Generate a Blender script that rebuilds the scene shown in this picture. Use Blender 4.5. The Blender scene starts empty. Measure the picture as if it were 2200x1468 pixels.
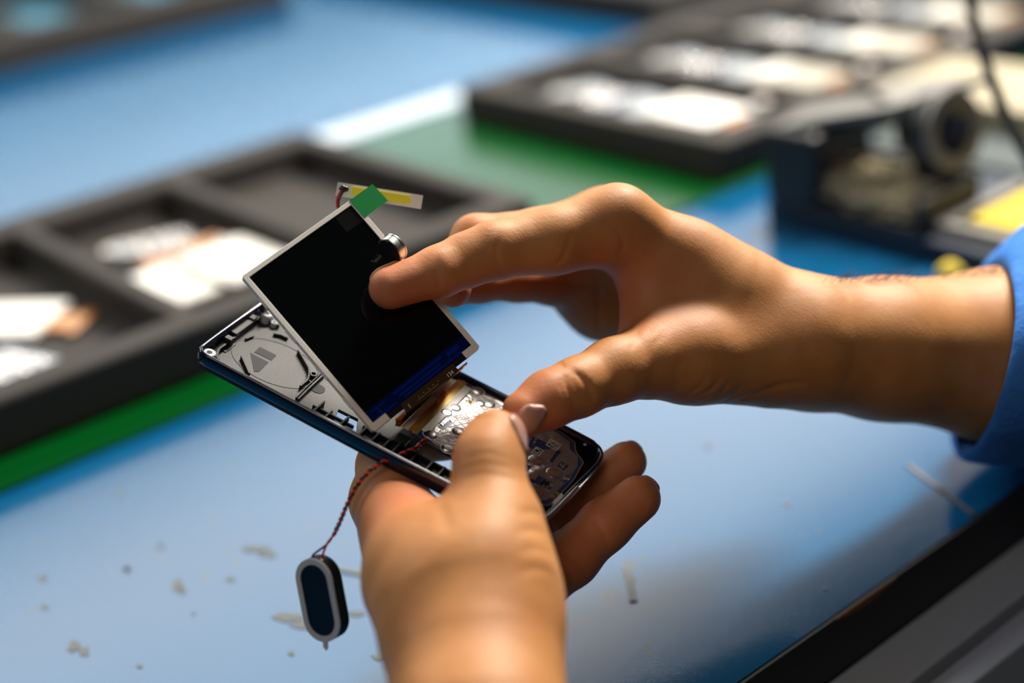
import bpy, bmesh, math, random
import numpy as np
from mathutils import Vector, Matrix
random.seed(7)
# ------------------------------------------------------------------ camera
F = 3056.0; CX, CY = 1100.0, 734.0; H = 0.28
u = np.array([5332.-CX, -1150.-CY, F]); u /= np.linalg.norm(u)
w = np.array([-1603.-CX, -370.-CY, F]); w -= u*(u@w); w /= np.linalg.norm(w)
R = np.array([-w, u, np.cross(-w, u)])          # world = R @ (right, down, forward)
CAMPOS = np.array([0, 0, H])
def ray(px, py):
    return R @ np.array([(px-CX)/F, (py-CY)/F, 1.0])
def P(px, py, d):                                # a point d millimetres in front of the lens plane
    return CAMPOS + ray(px, py)*d*0.001
def G(px, py, z=0.0):                            # the point of a level surface seen there
    r = ray(px, py); return CAMPOS + r*((z-H)/r[2])
S = bpy.context.scene; C = S.collection
cam = bpy.data.objects.new('camera', bpy.data.cameras.new('camera')); C.objects.link(cam)
cam.matrix_world = Matrix([[*(R @ [1, 0, 0]),], [*(R @ [0, -1, 0]),], [*(R @ [0, 0, -1]),]]).transposed().to_4x4()
cam.location = CAMPOS
cd = cam.data; cd.sensor_width = 36; cd.lens = 36*F/2200; cd.clip_start = 0.01; cd.clip_end = 50
cd.dof.use_dof = True; cd.dof.focus_distance = 0.422; cd.dof.aperture_fstop = 3.4
S.camera = cam
# ------------------------------------------------------------------ light and exposure
S.view_settings.view_transform = 'Standard'; S.view_settings.look = 'None'
S.view_settings.gamma = 1; S.view_settings.use_curve_mapping = False
S.view_settings.exposure = 0.0
wd = bpy.data.worlds.new('room_air'); S.world = wd; wd.use_nodes = True
wd.node_tree.nodes['Background'].inputs[0].default_value = (0.55, 0.68, 0.9, 1)
wd.node_tree.nodes['Background'].inputs[1].default_value = 0.025
def lamp(name, loc, target, sx, sy, power, col):
    l = bpy.data.lights.new(name, 'AREA'); l.shape = 'RECTANGLE'; l.size = sx; l.size_y = sy; l.energy = power; l.color = col
    o = bpy.data.objects.new(name, l); C.objects.link(o); o.location = loc
    d = Vector(target)-Vector(loc)
    z = -d.normalized(); y = Vector((0, 1, 0)); y = (y-z*y.dot(z)).normalized(); x = y.cross(z)
    o.rotation_euler = Matrix((x, y, z)).transposed().to_euler()
    return o
lamp('ceiling_light_bank', (-2.345, 0.80, 1.38), (-2.345, 0.80, 0), 1.33, 4.1, 68, (1.0, 0.97, 0.92))
lamp('ceiling_light_bank', (-2.34, 3.20, 1.38), (-2.34, 3.20, 0), 1.32, 0.7, 7, (1.0, 0.97, 0.92))
lamp('ceiling_light_bank', (-2.34, 4.00, 1.38), (-2.34, 4.00, 0), 1.32, 0.9, 4, (1.0, 0.97, 0.92))
lamp('ceiling_light_bank', (-6.2, 3.6, 1.40), (-6.2, 3.6, 0), 3.4, 8.0, 52, (0.50, 0.84, 1.0))
lamp('ceiling_light_bank', (-4.05, 2.4, 1.39), (-4.05, 2.4, 0), 1.3, 4.2, 23, (0.90, 0.98, 1.0))
lamp('ceiling_light_row', (-5.15, 2.9, 1.38), (-5.15, 2.9, 0), 0.30, 3.4, 18, (0.95, 0.98, 1.0))
lamp('ceiling_light_row', (-6.6, 2.6, 1.38), (-6.6, 2.6, 0), 0.5, 6.0, 13, (0.90, 0.97, 1.0))
lamp('bench_light', (-0.62, 1.18, 1.10), (-0.32, 0.26, 0.12), 0.18, 0.7, 50, (1.0, 0.92, 0.81))
lamp('front_fill_light', (0.35, -0.75, 1.5), (-0.3, 0.25, 0.1), 0.8, 0.8, 6.0, (1.0, 0.90, 0.78))  # unseen soft fill, added to brighten surfaces facing the camera
# ------------------------------------------------------------------ materials
def hexcol(h):
    f = lambda v: v/12.92 if v <= 0.04045 else ((v+0.055)/1.055)**2.4
    return tuple(f(int(h[i:i+2], 16)/255) for i in (0, 2, 4)) + (1,)
def mat(name, col, rough=0.5, metal=0.0, spec=0.5, bump=None, vary=None, coat=0, trans=0, sss=None, aniso=0):
    m = bpy.data.materials.new(name); m.use_nodes = True; nt = m.node_tree; b = nt.nodes['Principled BSDF']
    if isinstance(col, str): col = hexcol(col)
    b.inputs['Base Color'].default_value = col; b.inputs['Roughness'].default_value = rough
    b.inputs['Metallic'].default_value = metal; b.inputs['Specular IOR Level'].default_value = spec
    b.inputs['Coat Weight'].default_value = coat; b.inputs['Transmission Weight'].default_value = trans
    tc = nt.nodes.new('ShaderNodeTexCoord')
    if sss:
        b.inputs['Subsurface Weight'].default_value = sss[0]; b.inputs['Subsurface Radius'].default_value = (1, .35, .15); b.inputs['Subsurface Scale'].default_value = sss[1]
    if vary:   # (scale, amount, second colour)
        n = nt.nodes.new('ShaderNodeTexNoise'); n.inputs['Scale'].default_value = vary[0]; n.inputs['Detail'].default_value = 4
        nt.links.new(tc.outputs['Object'], n.inputs['Vector'])
        r = nt.nodes.new('ShaderNodeValToRGB'); r.color_ramp.elements[0].position = .35; r.color_ramp.elements[1].position = .65
        r.color_ramp.elements[0].color = col; c2 = hexcol(vary[2]); r.color_ramp.elements[1].color = tuple(col[i]*(1-vary[1])+c2[i]*vary[1] for i in range(3))+(1,)
        nt.links.new(n.outputs['Fac'], r.inputs['Fac']); nt.links.new(r.outputs['Color'], b.inputs['Base Color'])
    if bump:   # list of (kind, scale, strength, distance, stretch)
        prev = None
        for kind, sc, st, dist, stretch in bump:
            n = nt.nodes.new('ShaderNodeTexNoise' if kind == 'noise' else 'ShaderNodeTexVoronoi'); n.inputs['Scale'].default_value = sc
            mp = nt.nodes.new('ShaderNodeMapping'); mp.inputs['Scale'].default_value = stretch
            nt.links.new(tc.outputs['Object'], mp.inputs['Vector']); nt.links.new(mp.outputs['Vector'], n.inputs['Vector'])
            if kind == 'noise': n.inputs['Detail'].default_value = 4
            bp = nt.nodes.new('ShaderNodeBump'); bp.inputs['Strength'].default_value = st; bp.inputs['Distance'].default_value = dist
            nt.links.new(n.outputs[0], bp.inputs['Height'])
            if prev: nt.links.new(prev.outputs[0], bp.inputs['Normal'])
            prev = bp
        nt.links.new(prev.outputs[0], b.inputs['Normal'])
    return m
M = {}
M['foam'] = mat('black_foam', (0.045, 0.041, 0.038, 1), 0.85, spec=0.35, bump=[('noise', 900, 0.5, 0.0006, (1, 1, 1))])
M['green'] = mat('green_rubber', (0.0, 0.06, 0.008, 1), 0.20, spec=0.5, bump=[('noise', 700, 0.2, 0.0001, (1, 1, 1))])
M['black_edge'] = mat('black_edge_band', (0.004, 0.004, 0.005, 1), 0.5)
M['alu'] = mat('brushed_aluminium', (0.62, 0.66, 0.72, 1), 0.35, metal=0.45)
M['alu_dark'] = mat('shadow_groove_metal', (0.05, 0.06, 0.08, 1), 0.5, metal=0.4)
M['tape_grey'] = mat('old_tape', (0.15, 0.16, 0.15, 1), 0.4)
M['joint'] = mat('brown_joint_strip', (0.07, 0.06, 0.05, 1), 0.5)
M['white'] = mat('white_plastic', (0.80, 0.79, 0.74, 1), 0.35)
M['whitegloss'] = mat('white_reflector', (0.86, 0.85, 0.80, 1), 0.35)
M['whitedull'] = mat('dimmed_cream_plate', (0.42, 0.40, 0.34, 1), 0.6, spec=0.25)  # cream white, colour dimmed to offset over-bright light on the far modules
M['greyfilm'] = mat('grey_plastic_film', (0.42, 0.46, 0.50, 1), 0.18, bump=[('noise', 60, 0.6, 0.004, (1, 1, 1))])
M['tealfilm'] = mat('teal_plastic_film', (0.03, 0.22, 0.34, 1), 0.25, bump=[('noise', 40, 0.5, 0.004, (1, 1, 1))])
M['silver'] = mat('silver_foil', (0.60, 0.59, 0.59, 1), 0.28, metal=1, bump=[('noise', 220, 0.35, 0.0012, (1, 1, 1))])
M['foil'] = mat('shield_foil', (0.50, 0.48, 0.48, 1), 0.33, metal=0.95, bump=[('noise', 130, 0.6, 0.0022, (1, 1, 1)), ('noise', 1500, 0.12, 0.0002, (1, 6, 1))])
M['chrome'] = mat('bright_steel', (0.78, 0.76, 0.73, 1), 0.27, metal=1)
M['gold'] = mat('gold_contact', (0.85, 0.55, 0.15, 1), 0.28, metal=0.85)
M['amber'] = mat('amber_polyimide', (0.55, 0.20, 0.02, 1), 0.18, metal=0.35, coat=0.6, vary=(260, 0.7, 'E89A30'))
M['darkamber'] = mat('dark_flex', (0.05, 0.028, 0.006, 1), 0.25, coat=0.5)
M['cream'] = mat('cream_adhesive_strip', (0.80, 0.74, 0.56, 1), 0.4)
M['redink'] = mat('red_ink', (0.62, 0.05, 0.02, 1), 0.5)
M['whiteink'] = mat('white_ink', (0.85, 0.85, 0.85, 1), 0.5)
M['pcb'] = mat('blue_circuit_board', (0.005, 0.045, 0.20, 1), 0.35, coat=0.3)
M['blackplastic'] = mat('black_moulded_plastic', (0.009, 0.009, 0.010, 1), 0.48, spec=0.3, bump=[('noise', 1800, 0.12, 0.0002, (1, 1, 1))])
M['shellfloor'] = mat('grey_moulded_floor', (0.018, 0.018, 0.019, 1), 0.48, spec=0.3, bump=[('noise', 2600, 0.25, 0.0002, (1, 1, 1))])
M['shellrim'] = mat('navy_gloss_case', (0.003, 0.007, 0.022, 1), 0.22, spec=0.6, coat=0.25)
M['darkpad'] = mat('dark_pad', (0.006, 0.006, 0.007, 1), 0.6, spec=0.2)
M['glass'] = mat('dark_display_glass', (0.0025, 0.003, 0.0035, 1), 0.06, spec=0.35)
M['glassblue'] = mat('blue_driver_glass', (0.0, 0.007, 0.085, 1), 0.12)
M['glassblue2'] = mat('bright_blue_driver_glass', (0.0, 0.02, 0.24, 1), 0.12)
M['haze'] = mat('matte_film_on_glass', (0.004, 0.0045, 0.0045, 1), 0.28, spec=0.35, bump=[('noise', 1500, 0.2, 0.0001, (1, 1, 1))])
M['greentape'] = mat('green_pull_tab', (0.0, 0.22, 0.05, 1), 0.6, spec=0.2)
M['yellow'] = mat('yellow_phosphor', (0.95, 0.84, 0.0, 1), 0.5)
M['stripwhite'] = mat('white_strip_board', (0.80, 0.79, 0.72, 1), 0.45)
M['epoxy'] = mat('black_epoxy', (0.008, 0.010, 0.014, 1), 0.25)
M['redwire'] = mat('red_wire', (0.55, 0.012, 0.008, 1), 0.30)
M['blackwire'] = mat('black_wire', (0.010, 0.008, 0.010, 1), 0.30)
M['membrane'] = mat('speaker_cone', (0.003, 0.006, 0.014, 1), 0.30)
M['ringwhite'] = mat('grey_white_gasket', (0.50, 0.51, 0.54, 1), 0.55)
M['stand'] = mat('dark_painted_metal', (0.016, 0.017, 0.020, 1), 0.45)
M['standnavy'] = mat('navy_painted_base', (0.004, 0.016, 0.040, 1), 0.45)
M['standgrey'] = mat('grey_rubbed_metal', (0.22, 0.21, 0.19, 1), 0.42, metal=0.3)
M['sponge'] = mat('yellow_sponge', (0.68, 0.52, 0.06, 1), 0.9, bump=[('noise', 500, 0.8, 0.001, (1, 1, 1))])
M['wool'] = mat('brass_wool', (0.80, 0.72, 0.48, 1), 0.45, metal=0.1, bump=[('voronoi', 260, 1.0, 0.004, (1, 1, 1))], vary=(200, 0.5, '8A7A4A'))
M['beige'] = mat('beige_card', (0.36, 0.32, 0.22, 1), 0.7)
M['cable'] = mat('black_cable', (0.010, 0.011, 0.013, 1), 0.4)
M['motorface'] = mat('black_adhesive_disc', (0.004, 0.004, 0.004, 1), 0.5)
M['wood'] = mat('bare_chipboard', (0.16, 0.07, 0.02, 1), 0.8, bump=[('noise', 900, 0.8, 0.001, (1, 1, 1))])
M['floor'] = mat('dark_floor', (0.006, 0.007, 0.009, 1), 0.6)
M['reflection_white'] = mat('painted_reflection_white', (0.62, 0.70, 0.76, 1), 0.25)  # white of a lamp reflection, painted as a surface colour
M['cloth'] = mat('blue_work_cloth', (0.045, 0.20, 0.62, 1), 0.85, spec=0.2, bump=[('noise', 2200, 0.4, 0.0004, (1, 1, 1)), ('noise', 45, 0.6, 0.006, (1, 1, 1))])
M['hair'] = mat('dark_arm_hair', (0.02, 0.012, 0.008, 1), 0.5)
M['nail'] = mat('fingernail', (0.44, 0.24, 0.19, 1), 0.28, sss=(0.25, 0.002), bump=[('noise', 600, 0.08, 0.0003, (1, 1, 1))])
M['nailedge'] = mat('pale_nail_edge', (0.62, 0.45, 0.22, 1), 0.35)
# blue laminate with fine grain, scuffs and brown glue stains
def table_mat():
    m = bpy.data.materials.new('blue_laminate'); m.use_nodes = True; nt = m.node_tree; N = nt.nodes; L = nt.links; b = N['Principled BSDF']
    tc = N.new('ShaderNodeTexCoord')
    def noise(sc, det=4, stretch=None, dist=0):
        n = N.new('ShaderNodeTexNoise'); n.inputs['Scale'].default_value = sc; n.inputs['Detail'].default_value = det; n.inputs['Distortion'].default_value = dist
        if stretch:
            mp = N.new('ShaderNodeMapping'); mp.inputs['Scale'].default_value = stretch[0]; mp.inputs['Rotation'].default_value = (0, 0, stretch[1])
            L.new(tc.outputs['Object'], mp.inputs['Vector']); L.new(mp.outputs['Vector'], n.inputs['Vector'])
        else: L.new(tc.outputs['Object'], n.inputs['Vector'])
        return n
    def ramp(src, stops):
        r = N.new('ShaderNodeValToRGB'); e = r.color_ramp.elements
        while len(e) > len(stops): e.remove(e[-1])
        while len(e) < len(stops): e.new(0.5)
        for k, (p, c) in enumerate(stops): e[k].position = p; e[k].color = c if len(c) == 4 else (*c, 1)
        L.new(src, r.inputs['Fac']); return r
    def mix(a, bb, fac):
        x = N.new('ShaderNodeMix'); x.data_type = 'RGBA'
        L.new(fac, x.inputs['Factor']); L.new(a, x.inputs[6]); 
        if isinstance(bb, tuple): x.inputs[7].default_value = bb
        else: L.new(bb, x.inputs[7])
        return x.outputs[2]
    base = ramp(noise(9).outputs['Fac'], [(0.3, (0.003, 0.078, 0.195)), (0.7, (0.004, 0.092, 0.225))])
    W = (1, 1, 1, 1); K = (0, 0, 0, 1)
    # scattered worn spots: only where a broad mask allows them (near the left front of the bench)
    broad = ramp(noise(7, 2).outputs['Fac'], [(0.46, K), (0.60, W)])
    spots = ramp(noise(85, 3, ((1.0, 1.6, 1), 0.5), 0.4).outputs['Fac'], [(0.635, K), (0.67, W)])
    mm = N.new('ShaderNodeMath'); mm.operation = 'MULTIPLY'; L.new(broad.outputs[0], mm.inputs[0]); L.new(spots.outputs[0], mm.inputs[1])
    c1 = mix(base.outputs[0], (0.035, 0.08, 0.11, 1), mm.outputs[0])
    fine = ramp(noise(420, 2).outputs['Fac'], [(0.70, K), (0.76, W)])
    mm2 = N.new('ShaderNodeMath'); mm2.operation = 'MULTIPLY'; L.new(broad.outputs[0], mm2.inputs[0]); L.new(fine.outputs[0], mm2.inputs[1])
    c2 = mix(c1, (0.012, 0.07, 0.14, 1), mm2.outputs[0])
    L.new(c2, b.inputs['Base Color'])
    b.inputs['Roughness'].default_value = 0.075; b.inputs['Specular IOR Level'].default_value = 0.62
    bp = N.new('ShaderNodeBump'); bp.inputs['Strength'].default_value = 0.30; bp.inputs['Distance'].default_value = 0.00009
    L.new(noise(2400, 3).outputs['Fac'], bp.inputs['Height']); L.new(bp.outputs[0], b.inputs['Normal'])
    return m
M['table'] = table_mat()
def skin_mat():
    m = bpy.data.materials.new('skin'); m.use_nodes = True; nt = m.node_tree; N = nt.nodes; L = nt.links; b = N['Principled BSDF']
    tc = N.new('ShaderNodeTexCoord')
    n = N.new('ShaderNodeTexNoise'); n.inputs['Scale'].default_value = 55; n.inputs['Detail'].default_value = 5; L.new(tc.outputs['Object'], n.inputs['Vector'])
    r = N.new('ShaderNodeValToRGB'); r.color_ramp.elements[0].position = .32; r.color_ramp.elements[1].position = .68
    r.color_ramp.elements[0].color = (0.45, 0.185, 0.055, 1); r.color_ramp.elements[1].color = (0.56, 0.255, 0.085, 1)
    L.new(n.outputs['Fac'], r.inputs['Fac'])
    at = N.new('ShaderNodeAttribute'); at.attribute_name = 'flush'
    x = N.new('ShaderNodeMix'); x.data_type = 'RGBA'; L.new(at.outputs['Fac'], x.inputs['Factor']); L.new(r.outputs[0], x.inputs[6]); x.inputs[7].default_value = (0.52, 0.175, 0.075, 1)
    L.new(x.outputs[2], b.inputs['Base Color'])
    b.inputs['Roughness'].default_value = 0.56; b.inputs['Specular IOR Level'].default_value = 0.42
    b.inputs['Subsurface Weight'].default_value = 0.18; b.inputs['Subsurface Radius'].default_value = (1, .35, .18); b.inputs['Subsurface Scale'].default_value = 0.003
    prev = None
    for kind, sc, st, dist, stretch in (('v', 1500, 0.22, 0.00018, (1, 2.0, .8)), ('n', 700, 0.25, 0.00020, (.5, 1.6, 1)), ('n', 70, 0.30, 0.0008, (1, 1, 1))):
        t = N.new('ShaderNodeTexVoronoi' if kind == 'v' else 'ShaderNodeTexNoise'); t.inputs['Scale'].default_value = sc
        mp = N.new('ShaderNodeMapping'); mp.inputs['Scale'].default_value = stretch
        L.new(tc.outputs['Object'], mp.inputs['Vector']); L.new(mp.outputs['Vector'], t.inputs['Vector'])
        bp = N.new('ShaderNodeBump'); bp.inputs['Strength'].default_value = st; bp.inputs['Distance'].default_value = dist
        L.new(t.outputs[0], bp.inputs['Height'])
        if prev: L.new(prev.outputs[0], bp.inputs['Normal'])
        prev = bp
    L.new(prev.outputs[0], b.inputs['Normal'])
    return m
M['skin'] = skin_mat()
# ------------------------------------------------------------------ mesh helpers
class MB:
    def __init__(s): s.v = []; s.f = []; s.m = []
    def add(s, vs, fs, mi=0):
        o = len(s.v); s.v += [tuple(v) for v in vs]; s.f += [tuple(o+i for i in f) for f in fs]; s.m += [mi]*len(fs); return s
    def box(s, x0, x1, y0, y1, z0, z1, mi=0):
        v = [(x, y, z) for z in (z0, z1) for y in (y0, y1) for x in (x0, x1)]
        return s.add(v, [(0, 2, 3, 1), (4, 5, 7, 6), (0, 1, 5, 4), (2, 6, 7, 3), (0, 4, 6, 2), (1, 3, 7, 5)], mi)
    def plate(s, outline, z0, z1, holes=(), mi=0):
        bm = bmesh.new(); loops = []
        for lp in [outline]+list(holes):
            vs = [bm.verts.new((p[0], p[1], z1)) for p in lp]
            for i in range(len(vs)): bm.edges.new((vs[i], vs[(i+1) % len(vs)]))
            loops.append(len(lp))
        bmesh.ops.triangle_fill(bm, use_beauty=True, use_dissolve=False, edges=bm.edges[:], normal=(0, 0, 1))
        bm.verts.index_update()
        top = [tuple(v.co) for v in bm.verts]; n = len(top)
        fs = []
        for f in bm.faces:
            ids = [v.index for v in f.verts]
            if f.normal.z < 0: ids.reverse()
            fs.append(tuple(ids)); fs.append(tuple(i+n for i in reversed(ids)))
        bm.free(); o = 0
        for k, c in enumerate(loops):
            pts = top[o:o+c]; area = sum(pts[i][0]*pts[(i+1) % c][1]-pts[(i+1) % c][0]*pts[i][1] for i in range(c))
            ccw = (area > 0) == (k == 0)
            for i in range(c):
                a, b = o+i, o+(i+1) % c
                fs.append((a, a+n, b+n, b) if ccw else (a, b, b+n, a+n))
            o += c
        return s.add(top+[(x, y, z0) for x, y, z in top], fs, mi)
    def ring(s, outer, inner, z0, z1, mi=0):       # two loops with the same count
        n = len(outer); v = [(*p, z0) for p in outer]+[(*p, z1) for p in outer]+[(*p, z1) for p in inner]+[(*p, z0) for p in inner]
        f = []
        for i in range(n):
            j = (i+1) % n
            for a in range(4):
                b = (a+1) % 4; f.append((a*n+i, a*n+j, b*n+j, b*n+i))
        return s.add(v, f, mi)
    def tube(s, pts, r, n=8, mi=0, caps=True):
        pts = [Vector(p) for p in pts]; rr = r if isinstance(r, (list, tuple)) else [r]*len(pts)
        prev = None; v = []
        for i, p in enumerate(pts):
            t = (pts[min(i+1, len(pts)-1)]-pts[max(i-1, 0)]).normalized()
            if prev is None: a = t.orthogonal().normalized()
            else: a = (prev-t*prev.dot(t)).normalized()
            prev = a; b = t.cross(a)
            for k in range(n):
                g = 2*math.pi*k/n; v.append(p+(a*math.cos(g)+b*math.sin(g))*rr[i])
        f = [(i*n+k, i*n+(k+1) % n, (i+1)*n+(k+1) % n, (i+1)*n+k) for i in range(len(pts)-1) for k in range(n)]
        if caps: f += [tuple(reversed(range(n))), tuple(range((len(pts)-1)*n, len(pts)*n))]
        return s.add(v, f, mi)
    def lathe(s, prof, n=32, o=(0, 0, 0), mi=0, sx=1, sy=1):      # profile of (radius, z)
        v = [(o[0]+r*math.cos(2*math.pi*k/n)*sx, o[1]+r*math.sin(2*math.pi*k/n)*sy, o[2]+z) for r, z in prof for k in range(n)]
        f = [(i*n+k, i*n+(k+1) % n, (i+1)*n+(k+1) % n, (i+1)*n+k) for i in range(len(prof)-1) for k in range(n)]
        f += [tuple(reversed(range(n))), tuple(range((len(prof)-1)*n, len(prof)*n))]
        return s.add(v, f, mi)
    def xf(s, fn): s.v = [tuple(fn(v)) for v in s.v]; return s
    def build(s, name, mats, parent=None, scale=1.0, bevel=0, smooth=False, seg=2):
        me = bpy.data.meshes.new(name); me.from_pydata([(x*scale, y*scale, z*scale) for x, y, z in s.v], [], s.f)
        if not isinstance(mats, (list, tuple)): mats = [mats]
        for m in mats: me.materials.append(m)
        me.polygons.foreach_set('material_index', s.m)
        bm = bmesh.new(); bm.from_mesh(me); bmesh.ops.recalc_face_normals(bm, faces=bm.faces[:]); bm.to_mesh(me); bm.free()
        if smooth: me.polygons.foreach_set('use_smooth', [True]*len(me.polygons))
        me.update()
        o = bpy.data.objects.new(name, me); C.objects.link(o)
        if parent: o.parent = parent
        if bevel:
            md = o.modifiers.new('bevel', 'BEVEL'); md.width = bevel; md.segments = seg; md.limit_method = 'ANGLE'; md.angle_limit = 0.7
            md.harden_normals = False
        return o
def tag(o, label=None, cat=None, group=None, kind=None):
    if label: o['label'] = label
    if cat: o['category'] = cat
    if group: o['group'] = group
    if kind: o['kind'] = kind
    return o
def empty(name, label, cat, mw=None, loc=None, rz=0, group=None):
    o = bpy.data.objects.new(name, None); C.objects.link(o); o.empty_display_size = 0.01
    if mw is not None: o.matrix_world = mw
    if loc is not None: o.location = loc; o.rotation_euler = (0, 0, rz)
    return tag(o, label, cat, group)
def rrect(x0, x1, y0, y1, r, n=6):
    if not isinstance(r, (list, tuple)): r = [r]*4
    out = []
    for (cx, cy, a), q in zip(((x1, y1, 0), (x0, y1, 90), (x0, y0, 180), (x1, y0, 270)), r):
        sx = -1 if cx == x1 else 1; sy = -1 if cy == y1 else 1
        for k in range(n+1):
            g = math.radians(a+90*k/n); out.append((cx+sx*q+q*math.cos(g), cy+sy*q+q*math.sin(g)))
    return out
def inset(loop, d):
    n = len(loop); out = []
    for i in range(n):
        a = Vector(loop[i-1]); b = Vector(loop[i]); c = Vector(loop[(i+1) % n])
        e1 = (b-a); e2 = (c-b)
        e1 = e1.normalized() if e1.length > 1e-9 else e2.normalized(); e2 = e2.normalized() if e2.length > 1e-9 else e1
        t = (e1+e2).normalized(); nn = Vector((-t.y, t.x)); k = max(0.5, nn.dot(Vector((-e1.y, e1.x))))
        out.append(tuple(b+nn*d/k))
    return out
def smooth_path(pts, n=8):
    pts = [np.array(p, float) for p in pts]; p = [2*pts[0]-pts[1]]+pts+[2*pts[-1]-pts[-2]]; out = []
    for i in range(1, len(p)-2):
        for k in range(n):
            t = k/n; a, b, c, d = p[i-1:i+3]
            out.append(0.5*((2*b)+(c-a)*t+(2*a-5*b+4*c-d)*t*t+(3*b-a-3*c+d)*t**3))
    out.append(pts[-1]); return out
def text(name, body, m, parent, mw, size, extrude=0.00002):
    cu = bpy.data.curves.new(name, 'FONT'); cu.body = body; cu.size = size; cu.extrude = extrude; cu.align_x = 'CENTER'; cu.align_y = 'CENTER'
    cu.materials.append(m); tmp = bpy.data.objects.new(name, cu); C.objects.link(tmp)
    dg = bpy.context.evaluated_depsgraph_get(); me = bpy.data.meshes.new_from_object(tmp.evaluated_get(dg)); bpy.data.objects.remove(tmp)
    me.transform(mw); o = bpy.data.objects.new(name, me); C.objects.link(o); o.parent = parent; return o
def frame(o, cols):       # origin (m) and three world axes -> matrix
    m = np.eye(4); m[:3, :3] = np.array(cols).T; m[:3, 3] = o; return Matrix(m.tolist())
# ================================================================== SETTING AND BENCH
tag(MB().box(-4, 3, -3, 5, -0.76, -0.74).build('floor', M['floor']), 'dark floor below the bench edge', kind='structure')
bench = empty('workbench', 'long blue laminate workbench with black edge and aluminium rail', 'workbench', loc=(0, 0, 0))
MB().box(-2.4, -0.2415, -1.2, 3.2, -0.022, 0).build('worktop', M['table'], bench)
eb = MB().box(-0.2415, -0.2400, -1.2, 3.2, -0.0225, -0.0003)
tag(eb.build('edge_band', M['black_edge'], bench), 'black edge band')
ch = MB()
for k in range(14):
    y = 0.300+k*0.0022; hh = 0.0006+0.0022*math.sin(math.pi*(k+0.5)/14)*(0.7+0.5*random.random())
    ch.box(-0.2401, -0.2396, y, y+0.0023, -hh-0.0003, -0.0002)
ch.build('chipped_edge', M['wood'], bench)
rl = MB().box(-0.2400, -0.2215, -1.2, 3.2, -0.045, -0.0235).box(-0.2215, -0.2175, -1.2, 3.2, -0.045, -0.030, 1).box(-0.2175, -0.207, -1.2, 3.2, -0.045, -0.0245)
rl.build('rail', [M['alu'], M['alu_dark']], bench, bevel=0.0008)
for i, y in enumerate((-0.6, 1.6)):
    MB().box(-0.34, -0.28, y, y+0.06, -0.74, -0.0215).build('leg', M['alu'], bench)
a, b_ = G(1950, 1000), G(2090, 1105); dd = (b_-a)/np.linalg.norm(b_-a); nn = np.array([-dd[1], dd[0], 0])*0.0009
sm = MB(); q = [a-nn, b_-nn, b_+nn, a+nn]; sm.plate([(p[0], p[1]) for p in q], 0.00005, 0.0005)
sm.build('joint_strip', M['joint'], bench)
tag(MB().box(-0.835, -0.5425, -1.0, 1.3, 0.0001, 0.0022).build('rubber_mat', M['green'], bevel=0.0005), 'long green rubber mat lying on the blue bench under the foam trays', 'mat')
tag(MB().box(-0.876, -0.846, 0.43, 1.1, 0.0001, 0.0012).build('white_strip', M['reflection_white'], bevel=0.0003), 'painted white reflection streak on the bench along the far side of the green mat', 'strip')  # strip put in for the lamp streak mirrored in the bench top
def decal(name, pts, m, label, cat, z=0.0006):
    g = [G(*p) for p in pts]; return tag(MB().plate([(x, y) for x, y, _ in g], 0.00005, z).build(name, m), label, cat)
decal('tape_scrap', [(1338, 1219), (1355, 1217), (1358, 1240), (1364, 1243), (1361, 1252), (1370, 1293), (1352, 1295), (1345, 1250)], M['tape_grey'], 'small grey strip of old tape on the bench right of the fingertips', 'tape')
decal('tape_scrap', [(725, 1222), (800, 1232), (800, 1242), (728, 1229)], M['tape_grey'], 'thin grey tape sliver on the bench between speaker and wrist', 'tape')
# dried glue stains at the left front of the bench
M['stain'] = mat('dried_glue', (0.085, 0.095, 0.085, 1), 0.35, bump=[('noise', 500, 0.5, 0.0004, (1, 1, 1))])
rs = random.Random(3)
def blob(cx, cy, rx, ry, n=14):
    return [(cx+rx*math.cos(2*math.pi*k/n)*(0.6+0.6*rs.random()), cy+ry*math.sin(2*math.pi*k/n)*(0.6+0.6*rs.random())) for k in range(n)]
st = MB()
for cx, cy, rx, ry in ((550, 1180, 30, 8), (575, 1192, 18, 7), (380, 1258, 12, 16), (392, 1270, 8, 8), (345, 1174, 8, 7), (618, 1328, 32, 12), (655, 1345, 30, 10), (160, 1390, 16, 12), (180, 1400, 14, 12), (300, 1433, 8, 4),
                       (275, 1224, 9, 6), (92, 1243, 10, 7), (272, 1225, 7, 6), (625, 1405, 8, 5), (815, 1413, 18, 6), (765, 1320, 22, 6), (96, 1306, 8, 5), (415, 1320, 4, 3), (495, 1246, 10, 5), (258, 1066, 5, 6), (1690, 1084, 8, 5), (1758, 1143, 3, 3), (1720, 1153, 3, 4), (1520, 960, 6, 4), (1772, 1266, 3, 3), (1100, 1440, 5, 3)):
    g = [G(*p) for p in blob(cx, cy, rx, ry)]; st.plate([(x, y) for x, y, _ in g], 0.00003, 0.00025)
tag(st.build('glue_stains', M['stain']), 'dried brown glue stains spattered over the near part of the blue bench', 'stains', kind='stuff')
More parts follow.
